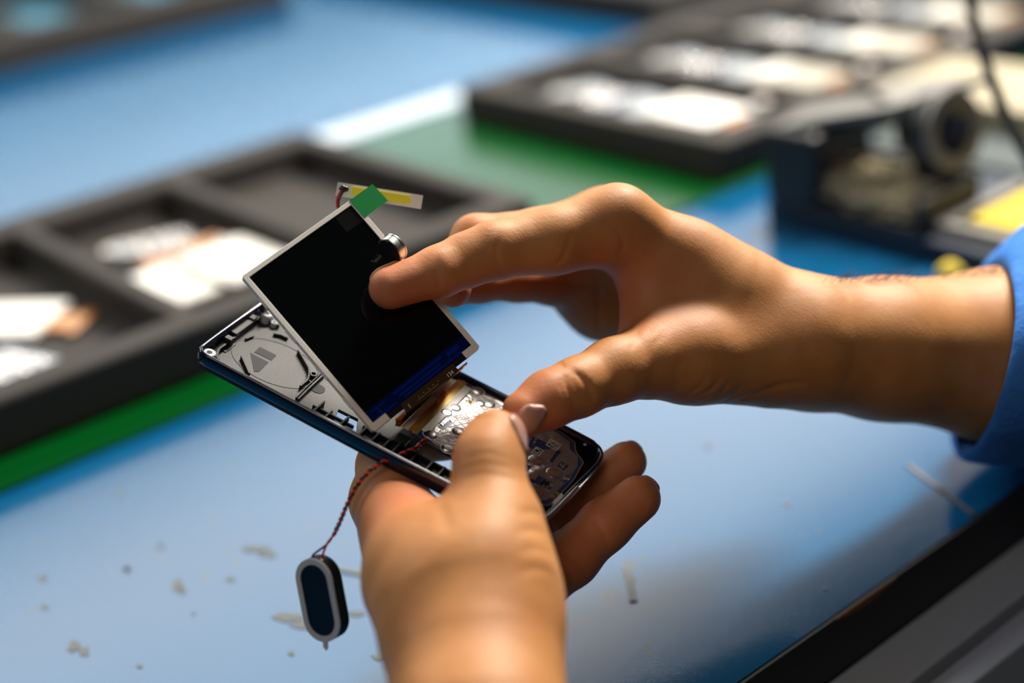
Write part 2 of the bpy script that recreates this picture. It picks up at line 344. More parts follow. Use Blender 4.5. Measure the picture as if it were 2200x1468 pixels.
# ================================================================== FOAM TRAYS
def foam_tray(label, x0, x1, y0, y1, z0, z1, cavs, fl=0.006):
    xs = sorted({x0, x1, *[c[0] for c in cavs], *[c[1] for c in cavs]}); ys = sorted({y0, y1, *[c[2] for c in cavs], *[c[3] for c in cavs]})
    def h(i, j):
        if i < 0 or j < 0 or i >= len(xs)-1 or j >= len(ys)-1: return z0
        cx, cy = (xs[i]+xs[i+1])/2, (ys[j]+ys[j+1])/2
        return z0+fl if any(c[0] < cx < c[1] and c[2] < cy < c[3] for c in cavs) else z1
    m = MB()
    for i in range(len(xs)-1):
        for j in range(len(ys)-1):
            z = h(i, j); X0, X1, Y0, Y1 = xs[i], xs[i+1], ys[j], ys[j+1]
            m.add([(X0, Y0, z), (X1, Y0, z), (X1, Y1, z), (X0, Y1, z)], [(0, 1, 2, 3)])
            m.add([(X0, Y0, z0), (X1, Y0, z0), (X1, Y1, z0), (X0, Y1, z0)], [(3, 2, 1, 0)])
            for (di, dj, a, b) in ((1, 0, (X1, Y0), (X1, Y1)), (-1, 0, (X0, Y1), (X0, Y0)), (0, 1, (X1, Y1), (X0, Y1)), (0, -1, (X0, Y0), (X1, Y0))):
                zn = h(i+di, j+dj)
                if zn < z: m.add([(*a, zn), (*b, zn), (*b, z), (*a, z)], [(0, 1, 2, 3)])
    me = bpy.data.meshes.new('foam_tray'); me.from_pydata(m.v, [], m.f); me.materials.append(M['foam'])
    bm = bmesh.new(); bm.from_mesh(me); bmesh.ops.remove_doubles(bm, verts=bm.verts[:], dist=1e-6); bmesh.ops.recalc_face_normals(bm, faces=bm.faces[:]); bm.to_mesh(me); bm.free()
    o = bpy.data.objects.new('foam_tray', me); C.objects.link(o)
    md = o.modifiers.new('bevel', 'BEVEL'); md.width = 0.003; md.segments = 3; md.limit_method = 'ANGLE'
    return tag(o, label, 'tray', 'black foam parts trays')
ZT = 0.0023
cav1 = [(-0.785, -0.590, y, y+0.084) for y in (-0.020, 0.070, 0.166, 0.263, 0.361)]
foam_tray('black foam tray lying nearest, its far compartment empty, behind the hands', -0.812, -0.570, -0.04, 0.460, ZT, 0.0285, cav1)
cav2 = [(-0.782, -0.575, y, y+0.082) for y in (0.608, 0.707, 0.806, 0.905)]
foam_tray('thick black foam tray beside the soldering stand, filled with white parts', -0.806, -0.552, 0.590, 1.005, ZT, 0.0265, cav2)
cav3 = [(-1.62, -1.375, y, y+0.11) for y in (0.12, 0.25, 0.38, 0.51, 0.64)]
foam_tray('black foam tray across the bench in the upper left, holding teal films', -1.65, -1.335, 0.10, 0.775, 0.0001, 0.032, cav3)
cav4 = [(-1.42, -0.93, y, y+0.09) for y in (0.90, 1.01, 1.12)]
foam_tray('black foam tray behind the white parts tray at the top edge', -1.45, -0.88, 0.865, 1.25, 0.0001, 0.030, cav4)
# ------------------------------------------------------------------ parts lying in the trays
def display_module(label, x, y, z, rz, group, m='whitegloss'):
    o = empty('display_module', label, 'display module', loc=(x, y, z), rz=rz, group=group)
    MB().plate(rrect(-30, 30, -21.5, 21.5, 1.2), 0, 2.6).build('backlight_plate', M[m], o, 0.001, bevel=0.0004)
    MB().plate(rrect(-29, -12, -19, 19, 1), 2.6, 3.3).build('reflector_sheet', M['white'], o, 0.001, bevel=0.0002)
    f = MB().box(30, 44, -11, 9, 0.6, 1.0).box(44, 50, -16, 12, 0.6, 1.2)
    f.build('ribbon_cable', M['amber'], o, 0.001)
    return o
def keypad_board(label, x, y, z, rz, group):
    o = empty('keypad_board', label, 'circuit board', loc=(x, y, z), rz=rz, group=group)
    MB().plate(rrect(-24, 24, -17, 17, 3), 0, 1.0).build('board', M['pcb'], o, 0.001)
    MB().plate(rrect(-23, 23, -16, 16, 3), 1.0, 1.5).build('shield', M['silver'], o, 0.001, bevel=0.0002)
    d = MB()
    for i in range(5):
        for j in range(3): d.lathe([(3.2, 0), (3.0, .5), (1.8, 1.0), (0.3, 1.15)], 14, (-17+i*8.5, -10+j*10, 1.5))
    d.build('key_domes', M['chrome'], o, 0.001, smooth=True)
    return o
def small_speaker(label, x, y, z, rz, group):
    o = empty('speaker', label, 'speaker', loc=(x, y, z), rz=rz, group=group)
    lp = rrect(-12, 12, -7, 7, 6.9, 8)
    MB().plate(lp, 0, 3.4).build('body', M['chrome'], o, 0.001, bevel=0.0004)
    MB().ring(lp, inset(lp, 1.7), 3.4, 3.9).build('gasket', M['white'], o, 0.001)
    return o
def coin_motor(label, x, y, z, rz, group):
    o = empty('vibration_motor', label, 'vibration motor', loc=(x, y, z), rz=rz, group=group)
    MB().lathe([(4.6, 0), (5, .3), (5, 2.7), (4.6, 3.0)], 24).build('can', M['white'], o, 0.001, smooth=False)
    MB().tube(smooth_path([(5, 0, 1), (11, 2, 3), (18, -1, 1.5), (25, 4, 1)]), 0.5).build('red_lead', M['redwire'], o, 0.001)
    MB().tube(smooth_path([(5, 1, 1), (12, 4, 2), (18, 1, 1.5), (24, 6, 1)]), 0.5).build('black_lead', M['blackwire'], o, 0.001)
    return o
def light_bar(label, x, y, z, rz, group):
    o = empty('light_strip', label, 'light strip', loc=(x, y, z), rz=rz, group=group)
    MB().box(-15, 15, -2.6, 2.6, 0, .8).build('strip_board', M['stripwhite'], o, 0.001)
    MB().plate(rrect(-11, 11, -1.6, 1.6, 1), .8, 1.4).build('phosphor', M['yellow'], o, 0.001)
    return o
def film(label, x0, x1, y0, y1, z, m, group):
    mb = MB(); n = 14; v = []; f = []
    for i in range(n+1):
        for j in range(n+1):
            xx = x0+(x1-x0)*i/n; yy = y0+(y1-y0)*j/n
            v.append((xx, yy, z+0.0012*math.sin(i*1.7+j*.9)+0.0010*math.sin(j*2.3-i*.6)+0.0024))
    for i in range(n):
        for j in range(n): f.append((i*(n+1)+j, (i+1)*(n+1)+j, (i+1)*(n+1)+j+1, i*(n+1)+j+1))
    mb.add(v, f); o = mb.build('plastic_film', m, smooth=True)
    s_ = o.modifiers.new('thick', 'SOLIDIFY'); s_.thickness = 0.0003
    return tag(o, label, 'plastic film', group)
z1 = ZT+0.006
g1 = 'phone parts in the near tray'
display_module('white display module in the middle compartment of the near tray', -0.664, 0.296, z1+.003, 3.12, g1)
display_module('second white display module, overlapping the first, middle compartment of the near tray', -0.655, 0.322, z1+.0075, 3.20, g1)
keypad_board('silver keypad board with domes beside the white module, near tray', -0.742, 0.315, z1, 1.25, g1)
small_speaker('gleaming oval speaker in the far corner of the module compartment, near tray', -0.735, 0.292, z1+.0032, 0.5, g1)
coin_motor('white coin motor with red lead near the white module, near tray', -0.700, 0.338, z1+.003, 2.2, g1)
light_bar('yellow light strip standing out beside the white module, near tray', -0.630, 0.341, z1+.0045, 0.3, g1)
keypad_board('silver keypad board in the left compartment of the near tray', -0.640, 0.187, z1+.001, 0.3, g1)
display_module('cream display module in the left compartment of the near tray', -0.700, 0.205, z1+.0025, 0.7, g1)
small_speaker('small oval speaker at the right end of the left compartment, near tray', -0.612, 0.222, z1, 0.9, g1)
bd = empty('buzzer', 'black round buzzer lying against the white modules, near tray', 'buzzer', loc=(-0.700, 0.281, z1+.0035), group=g1)
MB().lathe([(7, 0), (7, 3.2), (6.4, 3.8), (.01, 3.8)], 28).build('case', M['blackplastic'], bd, 0.001)
g2 = 'phone parts in the far tray'
for k, y in enumerate((0.608, 0.707, 0.806, 0.905)):
    nm = ('first compartment of the stand-side tray', 'second compartment of the stand-side tray', 'third compartment of the stand-side tray', 'last compartment of the stand-side tray')[k]
    film('grey translucent film lining the '+nm, -0.778, -0.580, y+0.004, y+0.078, z1, M['greyfilm'], 'films in the far tray')
    zz = z1+0.0056
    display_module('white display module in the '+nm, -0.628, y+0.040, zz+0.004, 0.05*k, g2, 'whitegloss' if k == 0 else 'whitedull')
    keypad_board('silver keypad board in the '+nm, -0.725, y+0.040, zz, 0.2+0.4*k, g2)
    small_speaker('oval speaker on the keypad board in the '+nm, -0.735, y+0.026, zz+.0035, 0.4, g2)
    coin_motor('pale coin motor near the ribbon end in the '+nm, -0.596+.006*k, y+0.066, zz+.008, 2.0, g2)
for k, y in enumerate((0.12, 0.25, 0.38, 0.51, 0.64)):
    film(('crumpled teal film, leftmost compartment of the upper left tray', 'crumpled teal film, second compartment from the left of the upper left tray', 'crumpled teal film, middle compartment of the upper left tray', 'crumpled teal film, fourth compartment from the left of the upper left tray', 'crumpled teal film, rightmost compartment of the upper left tray')[k], -1.60, -1.40, y+.008, y+.10, 0.0065, M['tealfilm'], 'teal films in the upper left tray')
# ================================================================== SOLDERING STAND
sp = G(1645, 474); 
stand = empty('soldering_stand', 'dark soldering iron stand with metal ring holder and brass wool tray', 'soldering stand', loc=(float(sp[0]), float(sp[1]), 0))
def SB(px, py, z): g = G(px, py, z); return (g[0]-sp[0], g[1]-sp[1], z)
MB().box(0, .215, 0, .105, 0.0, 0.012).build('base', M['standnavy'], stand, bevel=0.002)
bx = MB().box(0.034, .100, 0, .003, 0.012, 0.016).box(0.034, .100, 0.046, 0.052, 0.012, 0.033).box(0.094, .100, 0.003, 0.046, 0.012, 0.030)
bx.build('wool_box', M['stand'], stand, bevel=0.0015)
wl = MB(); rr = random.Random(5)
for k in range(320):
    cx, cy, cz = rr.uniform(.039, .088), rr.uniform(.007, .042), rr.uniform(.016, .030); r = rr.uniform(.003, .006); a0 = rr.uniform(0, 6); tl = rr.uniform(-1, 1)
    wl.tube([(cx+r*math.cos(a0+g*.8), cy+r*math.sin(a0+g*.8), cz+r*.6*math.sin(g*.8*tl)) for g in range(8)], 0.0007, 4)
wl.build('brass_wool', M['wool'], stand)['kind'] = 'stuff'
# post, curved top plate and ring holder
MB().box(0, 0.034, 0, 0.05, 0.012, 0.053).build('post', M['stand'], stand, bevel=0.003)
rc = SB(2032, 280, 0.055); rn = Vector(R @ np.array([0.52, 0.14, -0.84])).normalized()
q_ = rn.to_track_quat('Z', 'Y').to_matrix()
rg = MB().lathe([(0.0125, -0.020), (0.0150, -0.020), (0.0175, -0.008), (0.0205, -0.002), (0.0205, 0.003), (0.0118, 0.004), (0.0112, -0.016), (0.001, -0.017)], 36)
rg.xf(lambda v: Vector(rc)+q_@Vector(v)); rg.build('ring_holder', M['stand'], stand, smooth=True)
rg2 = MB(); lp = [(0.0205*math.cos(k*math.pi/18), 0.0205*math.sin(k*math.pi/18)) for k in range(36)]; rg2.ring(lp, [(x*.62, y*.62) for x, y in lp], 0.0041, 0.0062)
rg2.xf(lambda v: Vector(rc)+q_@Vector(v)); rg2.build('ring_rim', M['standgrey'], stand)
path = smooth_path([(0.006, 0.004, 0.053), (0.03, 0.012, 0.060), (0.065, 0.024, 0.068), (rc[0]-.014, rc[1]+.004, rc[2]+.016), (rc[0]+.004, rc[1]+.004, rc[2]+.0225)], 6)
pv = []; 
for i, p in enumerate(path):
    t = path[min(i+1, len(path)-1)]-path[max(i-1, 0)]; t /= np.linalg.norm(t); sd_ = np.cross([0, 0, 1], t); sd_ /= np.linalg.norm(sd_); up = np.cross(t, sd_)
    wdt = 0.036-0.010*i/len(path)
    for a_, b2 in ((0, 0), (1, 0), (1, 1), (0, 1)): pv.append(p+sd_*wdt*a_+up*(b2-1)*0.004)
n_ = len(path); pm = MB().add(pv, [(4*i+k, 4*i+(k+1) % 4, 4*i+4+(k+1) % 4, 4*i+4+k) for i in range(n_-1) for k in range(4)]+[(3, 2, 1, 0), (4*n_-4, 4*n_-3, 4*n_-2, 4*n_-1)])
pm.build('top_plate', M['standgrey'], stand, bevel=0.001)
MB().tube([(rc[0]-.012, rc[1]+.004, rc[2]+.012), (rc[0]-.012, rc[1]+.002, rc[2]-.012), (rc[0]-.004, rc[1]-.002, 0.013)], [.007, .008, .010], 12).build('neck', M['stand'], stand, smooth=True)
st_ = MB(); st_.ring(rrect(.100, .206, .010, .090, .004), inset(rrect(.100, .206, .010, .090, .004), .007), 0.012, 0.0175); st_.build('sponge_tray', M['standgrey'], stand, bevel=0.0006)
spg = G(2085, 487, 0.015)
tag(MB().plate(rrect(-.040, .040, -.028, .028, .004), 0, .006).xf(lambda v: (v[0]+sp[0]+.153, v[1]+sp[1]+.050, v[2]+0.0123)).build('sponge', M['sponge'], bevel=0.001), 'yellow cleaning sponge in the tray of the soldering stand', 'sponge')
nb = G(2042, 566, 0.012)
tag(MB().lathe([(.004, 0), (.0065, .003), (.006, .009), (.003, .012)], 18).xf(lambda v: (v[0]+nb[0], v[1]+nb[1], v[2]+.0001)).build('yellow_cap', M['sponge'], smooth=True), 'small pale yellow cap beside the forearm at the stand base', 'cap')
bxg = G(2130, 318, 0)
bo = empty('parts_box', 'beige card box standing behind the ring of the soldering stand', 'box', loc=(bxg[0], bxg[1], 0))
MB().box(-0.085, 0.06, 0.0, 0.085, 0.0001, 0.022).build('body', M['beige'], bo, bevel=0.002)
MB().box(-0.087, 0.062, -0.002, 0.087, 0.022, 0.026).build('lid', M['beige'], bo, bevel=0.001)
gb = G(2165, 400, 0)
tag(MB().box(-0.10, 0.10, 0, 0.07, 0.0001, 0.010).xf(lambda v: (v[0]+gb[0], v[1]+gb[1], v[2])).build('grey_plate', mat('blue_grey_metal', (0.10, 0.12, 0.12, 1), 0.85, spec=0.2), bevel=0.001), 'flat blue grey plate lying behind the yellow sponge', 'plate')
# black cable
cpts = [P(2070, -120, 640), P(2088, 20, 640), P(2112, 120, 635), P(2150, 220, 628), P(2200, 325, 620), P(2300, 480, 612), P(2420, 640, 610)]
tag(MB().tube(smooth_path(cpts), 0.0026, 12).build('cable', M['cable'], smooth=True), 'thin black cable hanging in the upper right before the trays', 'cable')
# ================================================================== PHONE BACK SHELL  (local millimetres: x along, y across, z out of the opening)
PO = np.array([-358.4953, 158.1971, -166.3037]); PR = np.array([[0.82364, -0.44722, 0.34871], [0.40612, 0.89433, 0.18773], [-0.39582, -0.01300, 0.91824]])
PX = PR[:, 0]/np.linalg.norm(PR[:, 0]); PZ = PR[:, 2]/np.linalg.norm(PR[:, 2]); PY = np.cross(PZ, PX)
PWORLD = CAMPOS+PO*0.001
def PL(px, py, z):         # phone-local point on the plane z seen at a pixel
    r = ray(px, py); o = PO+z*PZ; t = (o@PZ)/(r@PZ); q = r*t-PO; return (float(q@PX), float(q@PY))
def PW(x, y, z): return PWORLD+(PX*x+PY*y+PZ*z)*0.001
MP = frame(PWORLD, [PX, PY, PZ])
shell = empty('phone_shell', 'open black phone back shell with gloss navy rim held in the left palm', 'phone shell', mw=MP)
def shell_outline(off=0):
    pts = []
    ctl = [(10, -0.2), (60, -0.6), (98, 0.0), (105.5, 0.8), (109.8, 2.8), (112.3, 6.5), (113.5, 15), (114.4, 25.5), (115.5, 36), (115.8, 42.5), (114.8, 47.4), (111.5, 50.2), (104, 51.2), (60, 51.6), (8, 51.2), (2.5, 50.6), (-0.4, 48.6), (-1.6, 45), (-1.9, 25.5), (-1.7, 5), (-0.9, 1.6), (1.8, -0.1)]
    n = len(ctl)
    for i in range(n):
        a, b, c, d = [np.array(ctl[(i+k-1) % n], float) for k in range(4)]
        for k in range(5):
            t = k/5; q = 0.5*((2*b)+(c-a)*t+(2*a-5*b+4*c-d)*t*t+(3*b-a-3*c+d)*t**3); pts.append(tuple(q))
    return inset(pts, off) if off else pts
so = shell_outline(); si = inset(so, 1.3)
def prect(px4, z): return [PL(*p, z) for p in px4]
slot1 = prect([(727, 881), (769, 902), (766, 930), (717, 905)], -5); slot2 = [(67.5, 9.5), (84, 9.5), (84, 17.5), (67.5, 17.5)]
FL = -4.7
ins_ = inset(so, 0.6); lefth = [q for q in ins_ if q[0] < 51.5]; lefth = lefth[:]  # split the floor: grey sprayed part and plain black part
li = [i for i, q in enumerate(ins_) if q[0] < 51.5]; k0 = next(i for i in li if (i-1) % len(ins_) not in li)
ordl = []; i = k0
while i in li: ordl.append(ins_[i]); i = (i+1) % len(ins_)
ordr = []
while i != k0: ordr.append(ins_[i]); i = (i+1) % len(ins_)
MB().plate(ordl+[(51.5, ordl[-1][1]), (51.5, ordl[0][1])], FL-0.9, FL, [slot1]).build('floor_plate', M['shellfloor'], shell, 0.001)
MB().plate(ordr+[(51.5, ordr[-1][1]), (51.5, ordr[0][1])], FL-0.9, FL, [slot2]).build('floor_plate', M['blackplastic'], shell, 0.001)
rim = MB(); bo_ = inset(so, 1.0)
# outer wall with a rounded foot
loops = [(inset(so, 3.0), FL-1.1), (inset(so, 1.0), FL-0.5), (so, FL+1.2), (so, -0.7), (inset(so, 0.35), -0.15), (inset(so, 0.8), 0), (si, -0.4), (si, FL)]
n = len(so); v = [(*p, z) for lp, z in loops for p in lp]; f = [(a*n+i, a*n+(i+1) % n, (a+1)*n+(i+1) % n, (a+1)*n+i) for a in range(len(loops)-1) for i in range(n)]
rim.add(v, f); rim.build('rim', M['shellrim'], shell, 0.001, smooth=True)
MB().plate(inset(so, 3.0), FL-1.12, FL-.92, [slot1, slot2]).build('back_cover', M['blackplastic'], shell, 0.001)
def wall(mb, pts, t, z0, z1, closed=False):
    pts = [Vector(p) for p in pts]; N_ = len(pts)
    L_ = []; R_ = []
    for i, p in enumerate(pts):
        a = pts[i-1] if (i > 0 or closed) else p; b = pts[(i+1) % N_] if (i < N_-1 or closed) else p
        d = (b-a).normalized(); nn = Vector((-d.y, d.x))*t/2; L_.append(p+nn); R_.append(p-nn)
    for i in range(N_-(0 if closed else 1)):
        j = (i+1) % N_
        mb.add([(*L_[i], z0), (*L_[j], z0), (*R_[j], z0), (*R_[i], z0), (*L_[i], z1), (*L_[j], z1), (*R_[j], z1), (*R_[i], z1)],
               [(0, 3, 2, 1), (4, 5, 6, 7), (0, 1, 5, 4), (1, 2, 6, 5), (2, 3, 7, 6), (3, 0, 4, 7)])
def arc(cx, cy, r, a0, a1, n=10): return [(cx+r*math.cos(math.radians(a0+(a1-a0)*k/n)), cy+r*math.sin(math.radians(a0+(a1-a0)*k/n))) for k in range(n+1)]
ib = MB()
z_ = FL
path = [PL(*p, -3.4) for p in [(469, 775), (466, 765), (470, 752), (480, 744), (500, 729), (530, 704), (560, 681)]]
wall(ib, smooth_path([(a, b, 0) for a, b in path], 4) and [tuple(q[:2]) for q in smooth_path([(a, b, 0) for a, b in path], 4)], 0.8, z_, -3.0)
wall(ib, [PL(*p, -3.6) for p in [(560, 681), (600, 700)]], 0.8, z_, -3.2)
wall(ib, [PL(*p, -4.4) for p in [(481, 755), (503, 738)]], 1.3, z_, -4.4)
wall(ib, [PL(*p, -3.6) for p in [(519, 765), (536, 803)]], 0.6, z_, -3.4)
wall(ib, [PL(*p, -3.8) for p in [(528, 727), (545, 720)]], 0.7, z_, -3.8)
wall(ib, [PL(*p, -3.8) for p in [(588, 716), (603, 719), (619, 726)]], 0.8, z_, -3.6)
wall(ib, [tuple(q[:2]) for q in smooth_path([(*PL(*p, -3.4), 0) for p in [(641, 752), (656, 778), (664, 795), (661, 815), (645, 830)]], 4)], 0.6, z_, -3.2)
wall(ib, [PL(*p, -3.4) for p in [(697, 803), (660, 838), (640, 858)]], 0.6, z_, -3.2)
wall(ib, [PL(*p, -3.4) for p in [(692, 800), (655, 835), (636, 855)]], 0.4, z_, -3.2)
wall(ib, [PL(*p, -3.4) for p in [(664, 815), (676, 824)]], 0.5, z_, -3.6)
ib.build('inner_rib', M['shellfloor'], shell, 0.001, bevel=0.00012)
# raised rail with notches along the near long side
rb = MB(); rb.box(36, 110, 1.4, 2.0, z_, -1.2)
for k, x in enumerate((38, 41.5, 47, 53, 57.5, 61, 64.5, 70, 75.5, 79, 83, 88, 93, 99, 105)):
    rb.box(x, x+0.6, 2.0, 8.2 if k % 3 else 9.2, z_, -2.0-(k % 2)*0.9)
rb.box(52, 110, 8.6, 9.3, z_, -3.2); rb.box(36, 50, 6.6, 7.2, z_, -3.4); rb.box(62, 66, 8.5, 13, z_, -2.4)
rb.build('rail_rib', M['blackplastic'], shell, 0.001, bevel=0.00012)
for p, r1, r2, zz in (((450, 757), 2.0, 0.8, -1.6), ((575, 673), 2.0, 0.7, -1.8), ((674, 803), 1.35, 0.65, -3.0), ((590, 692), 1.1, 0.5, -3.0)):
    c = PL(*p, zz); s_ = MB().lathe([(r1, z_), (r1, zz-.2), (r1-.2, zz), (r2+.1, zz), (r2, zz-.2), (r2, zz-1.5), (0.01, zz-1.5)], 24, (c[0], c[1], 0))
    s_.build('screw_boss', mat('light_boss', (0.45, 0.46, 0.48, 1), 0.3) if p[0] < 600 else M['blackplastic'], shell, 0.001, smooth=False)
pads = MB(); pads.plate(prect([(558, 746), (594, 764), (583, 775), (546, 757)], z_), z_, z_+.12); pads.plate(prect([(538, 759), (577, 779), (557, 799), (546, 799)], z_), z_, z_+.12)
pads.build('felt_pad', M['darkpad'], shell, 0.001)
c = PL(592, 780, z_); rc2 = MB(); lp = [(c[0]+14.5*math.cos(k*math.pi/24), c[1]+10.5*math.sin(k*math.pi/24)) for k in range(48)]
rc2.ring(lp, inset(lp, 0.5), z_-.1, z_+0.12); rc2.build('speaker_ring', M['shellfloor'], shell, 0.001, bevel=0.0001)
c = PL(683, 836, z_); MB().lathe([(2.2, z_), (2.2, z_+.15), (0.01, z_+.15)], 20, (c[0], c[1], 0)).build('round_pad', M['darkpad'], shell, 0.001)
# end-edge clips and the small stub wall at the far short edge
cl = MB()
for a, b, z1_, t in (((456, 733), (470, 720), -1.2, 1.2), ((474, 715), (479, 710), -0.8, 1.2), ((489, 728), (497, 722), -1.8, 2.4), ((502, 715), (545, 683), -2.2, 2.2), ((540, 684), (548, 677), -1.6, 2.0)):
    wall(cl, [PL(*a, z1_), PL(*b, z1_)], t, z_, z1_)
wall(cl, [(0.9, 33.2), (0.9, 36.5)], 1.0, z_, 2.2)
cl.build('edge_clip', M['shellfloor'], shell, 0.001, bevel=0.00015)
# chrome trim following the curved bottom end
tr = MB(); pa = [q for q in so if q[0] > 104 and q[1] < 28]; pa.sort(key=lambda q: math.atan2(q[1]-25.5, q[0]-90))
tr.tube([(x, y, -0.1) for x, y in pa], 0.35, 6); tr.tube([(x+0.1, y-.05, -1.6) for x, y in pa], 0.25, 6); tr.build('chrome_trim', M['chrome'], shell, 0.001, smooth=True)
bt = MB().box(105.5, 110.0, 6.5, 7.8, -3.0, -1.2).xf(lambda v: v); lpb = prect([(1188, 1078), (1206, 1060), (1210, 1066), (1190, 1088)], -1.5); bt = MB().plate(lpb, -3, -1.3); bt.build('side_button', M['white'], shell, 0.001)
hp = PL(1257, 955, -1.2); MB().lathe([(.5, -1.4), (.5, -1.2), (.01, -1.2)], 14, (hp[0], hp[1], 0)).build('hole_dot', M['whiteink'], shell, 0.001)  # white dot added in place of a hole showing the pale bench
mc = MB().plate(prect([(1214, 1046), (1232, 1036), (1236, 1046), (1216, 1058)], -2.0), -4, -2.2); mc.build('microphone_pad', M['stand'], shell, 0.001, bevel=0.0002)
# ================================================================== CIRCUIT BOARD
board = empty('circuit_board', 'blue circuit board under silver shield foil seated in the open phone shell', 'circuit board', mw=MP)
ZB = -1.6
bo1 = [(65.2, 14.4), (69.5, 13.6), (78.5, 13.4), (80.5, 12.0), (84, 12.4), (100, 12.2), (106.4, 12.6), (108.2, 11.6), (110.8, 13.5), (111.6, 20), (112.2, 30), (111.4, 40), (107.6, 43), (105.4, 47.2), (100, 48.6), (80, 48.8), (66.5, 49.2), (65.0, 46)]
MB().plate(bo1, ZB-0.9, ZB).build('board_plate', M['pcb'], board, 0.001)
MB().ring(bo1, inset(bo1, 0.25), ZB-0.75, ZB+0.06).build('gold_edge', M['gold'], board, 0.001)
fo = [(69.6, 15.2), (72.5, 14.4), (78.5, 14.9), (80.5, 13.6), (84, 13.4), (100, 13.2), (105.8, 14.2), (107.6, 13.0), (109.4, 15.2), (110.0, 20), (110.9, 28), (110.6, 36.6), (108.8, 41), (105.6, 42.4), (104.0, 45.8), (100, 47), (84, 47.4), (79, 48.2), (72, 47.4), (69.6, 46.8)]
def pxl(L): return [PL(*p, ZB) for p in L]
cuts = [pxl([(935, 916), (946, 912), (951, 916), (966, 903), (972, 910), (951, 927)]),          # L-shaped window
        pxl([(1003, 851), (1018, 861), (1010, 871), (996, 861)]),
        pxl([(1146, 938), (1185, 959), (1186, 965), (1170, 967), (1158, 975), (1133, 960)]),
        pxl([(1197, 967), (1206, 973), (1199, 979), (1187, 996), (1180, 992), (1193, 974)]),
        pxl([(1206, 992), (1222, 1002), (1211, 1013), (1196, 1003)]),
        pxl([(1216, 1021), (1228, 1027), (1216, 1039), (1203, 1034)]),
        pxl([(1157, 1022), (1192, 1040), (1181, 1054), (1158, 1044), (1146, 1040), (1135, 1034), (1139, 1029), (1149, 1033)]),
        pxl([(1119, 993), (1141, 1004), (1134, 1016), (1122, 1012)])]
MB().plate(fo, ZB+0.02, ZB+0.22, cuts).build('shield_foil', M['foil'], board, 0.001)
rr = random.Random(9)
for (px, py) in [(1173, 1036), (1180, 1041), (1169, 1043), (1176, 1047), (1166, 1034), (1185, 1043), (1209, 1003), (1213, 1000), (1205, 999), (1214, 1027), (1221, 1030), (1148, 952), (1151, 946), (1153, 943), (1010, 860), (1005, 865), (1013, 864), (1208, 1033)]:
    a, b = PL(px, py, ZB); s1, s2 = rr.uniform(.25, .5), rr.uniform(.22, .4)
    MB().box(a-s1, a+s1, b-s2, b+s2, ZB, ZB+0.35).build('surface_component', rr.choice((M['chrome'], M['chrome'], M['gold'])), board, 0.001)
ic2 = MB(); a, b = PL(1171, 1040, ZB); ic2.box(a-1.1, a+1.1, b-.7, b+.7, ZB, ZB+.6); ic2.build('chip', M['blackplastic'], board, 0.001)
dm = MB()
for px, py, r in ((958, 888, 2.0), (978, 877, 1.9), (925, 935, 2.1), (1026, 843, 1.8), (985, 930, 2.0), (962, 966, 2.0), (1052, 870, 1.9), (1150, 990, 2.4), (1190, 1018, 2.6), (1146, 1060, 2.6), (1130, 1045, 1.8), (1032, 868, 1.6)):
    a, b = PL(px, py, ZB); dm.lathe([(r, 0), (r*.9, .12), (r*.6, .24), (r*.25, .29), (0.01, .30)], 20, (a, b, ZB+.2))
dm.build('key_domes', M['silver'], board, 0.001, smooth=True)
# white keypad lattice printed over the foil
lt = MB(); z0l, z1l = ZB+.22, ZB+.30
def seg(a, b, t=0.22): wall(lt, [a, b], t, z0l, z1l)
def clipseg(p, d, x0, x1, y0, y1):
    ts = []
    for (lo, hi, pp, q) in ((x0, x1, p[0], d[0]), (y0, y1, p[1], d[1])):
        a, b = (lo-pp)/q, (hi-pp)/q; ts.append((min(a, b), max(a, b)))
    t0, t1 = max(t[0] for t in ts), min(t[1] for t in ts)
    if t1-t0 > 0.5: seg((p[0]+d[0]*t0, p[1]+d[1]*t0), (p[0]+d[0]*t1, p[1]+d[1]*t1))
win = [pxl([(924, 905), (957, 884), (986, 901), (952, 927)]), pxl([(977, 862), (1000, 844), (1027, 858), (1009, 878)])]
discs = [(*PL(px, py, ZB), r+.35) for px, py, r in ((958, 888, 1.9), (978, 877, 1.7), (925, 935, 2.0), (1026, 843, 1.8), (985, 930, 1.9), (962, 966, 1.9), (1052, 870, 1.8), (1032, 868, 1.5))]
def inside(p, poly):
    c = False
    for i in range(len(poly)):
        (x1, y1), (x2, y2) = poly[i-1], poly[i]
        if (y1 > p[1]) != (y2 > p[1]) and p[0] < (x2-x1)*(p[1]-y1)/(y2-y1)+x1: c = not c
    return c
def free(p): return not any(inside(p, q) for q in win) and all(math.hypot(p[0]-d[0], p[1]-d[1]) > d[2] for d in discs)
def runs(p0, p1, t=0.27):
    n_ = max(2, int(math.dist(p0, p1)/.3)); start = None; prev_ = None
    for i in range(n_+1):
        p = (p0[0]+(p1[0]-p0[0])*i/n_, p0[1]+(p1[1]-p0[1])*i/n_)
        if free(p):
            if start is None: start = p
            prev_ = p
        if (not free(p) or i == n_) and start is not None:
            if math.dist(start, prev_) > .4: wall(lt, [start, prev_], t, z0l, z1l)
            start = None
def cliprun(p, d, x0, x1, y0, y1):
    t0, t1 = -1e9, 1e9
    for (lo, hi, pp, q) in ((x0, x1, p[0], d[0]), (y0, y1, p[1], d[1])):
        a, b = sorted(((lo-pp)/q, (hi-pp)/q)); t0 = max(t0, a); t1 = min(t1, b)
    if t1-t0 > .5: runs((p[0]+d[0]*t0, p[1]+d[1]*t0), (p[0]+d[0]*t1, p[1]+d[1]*t1))
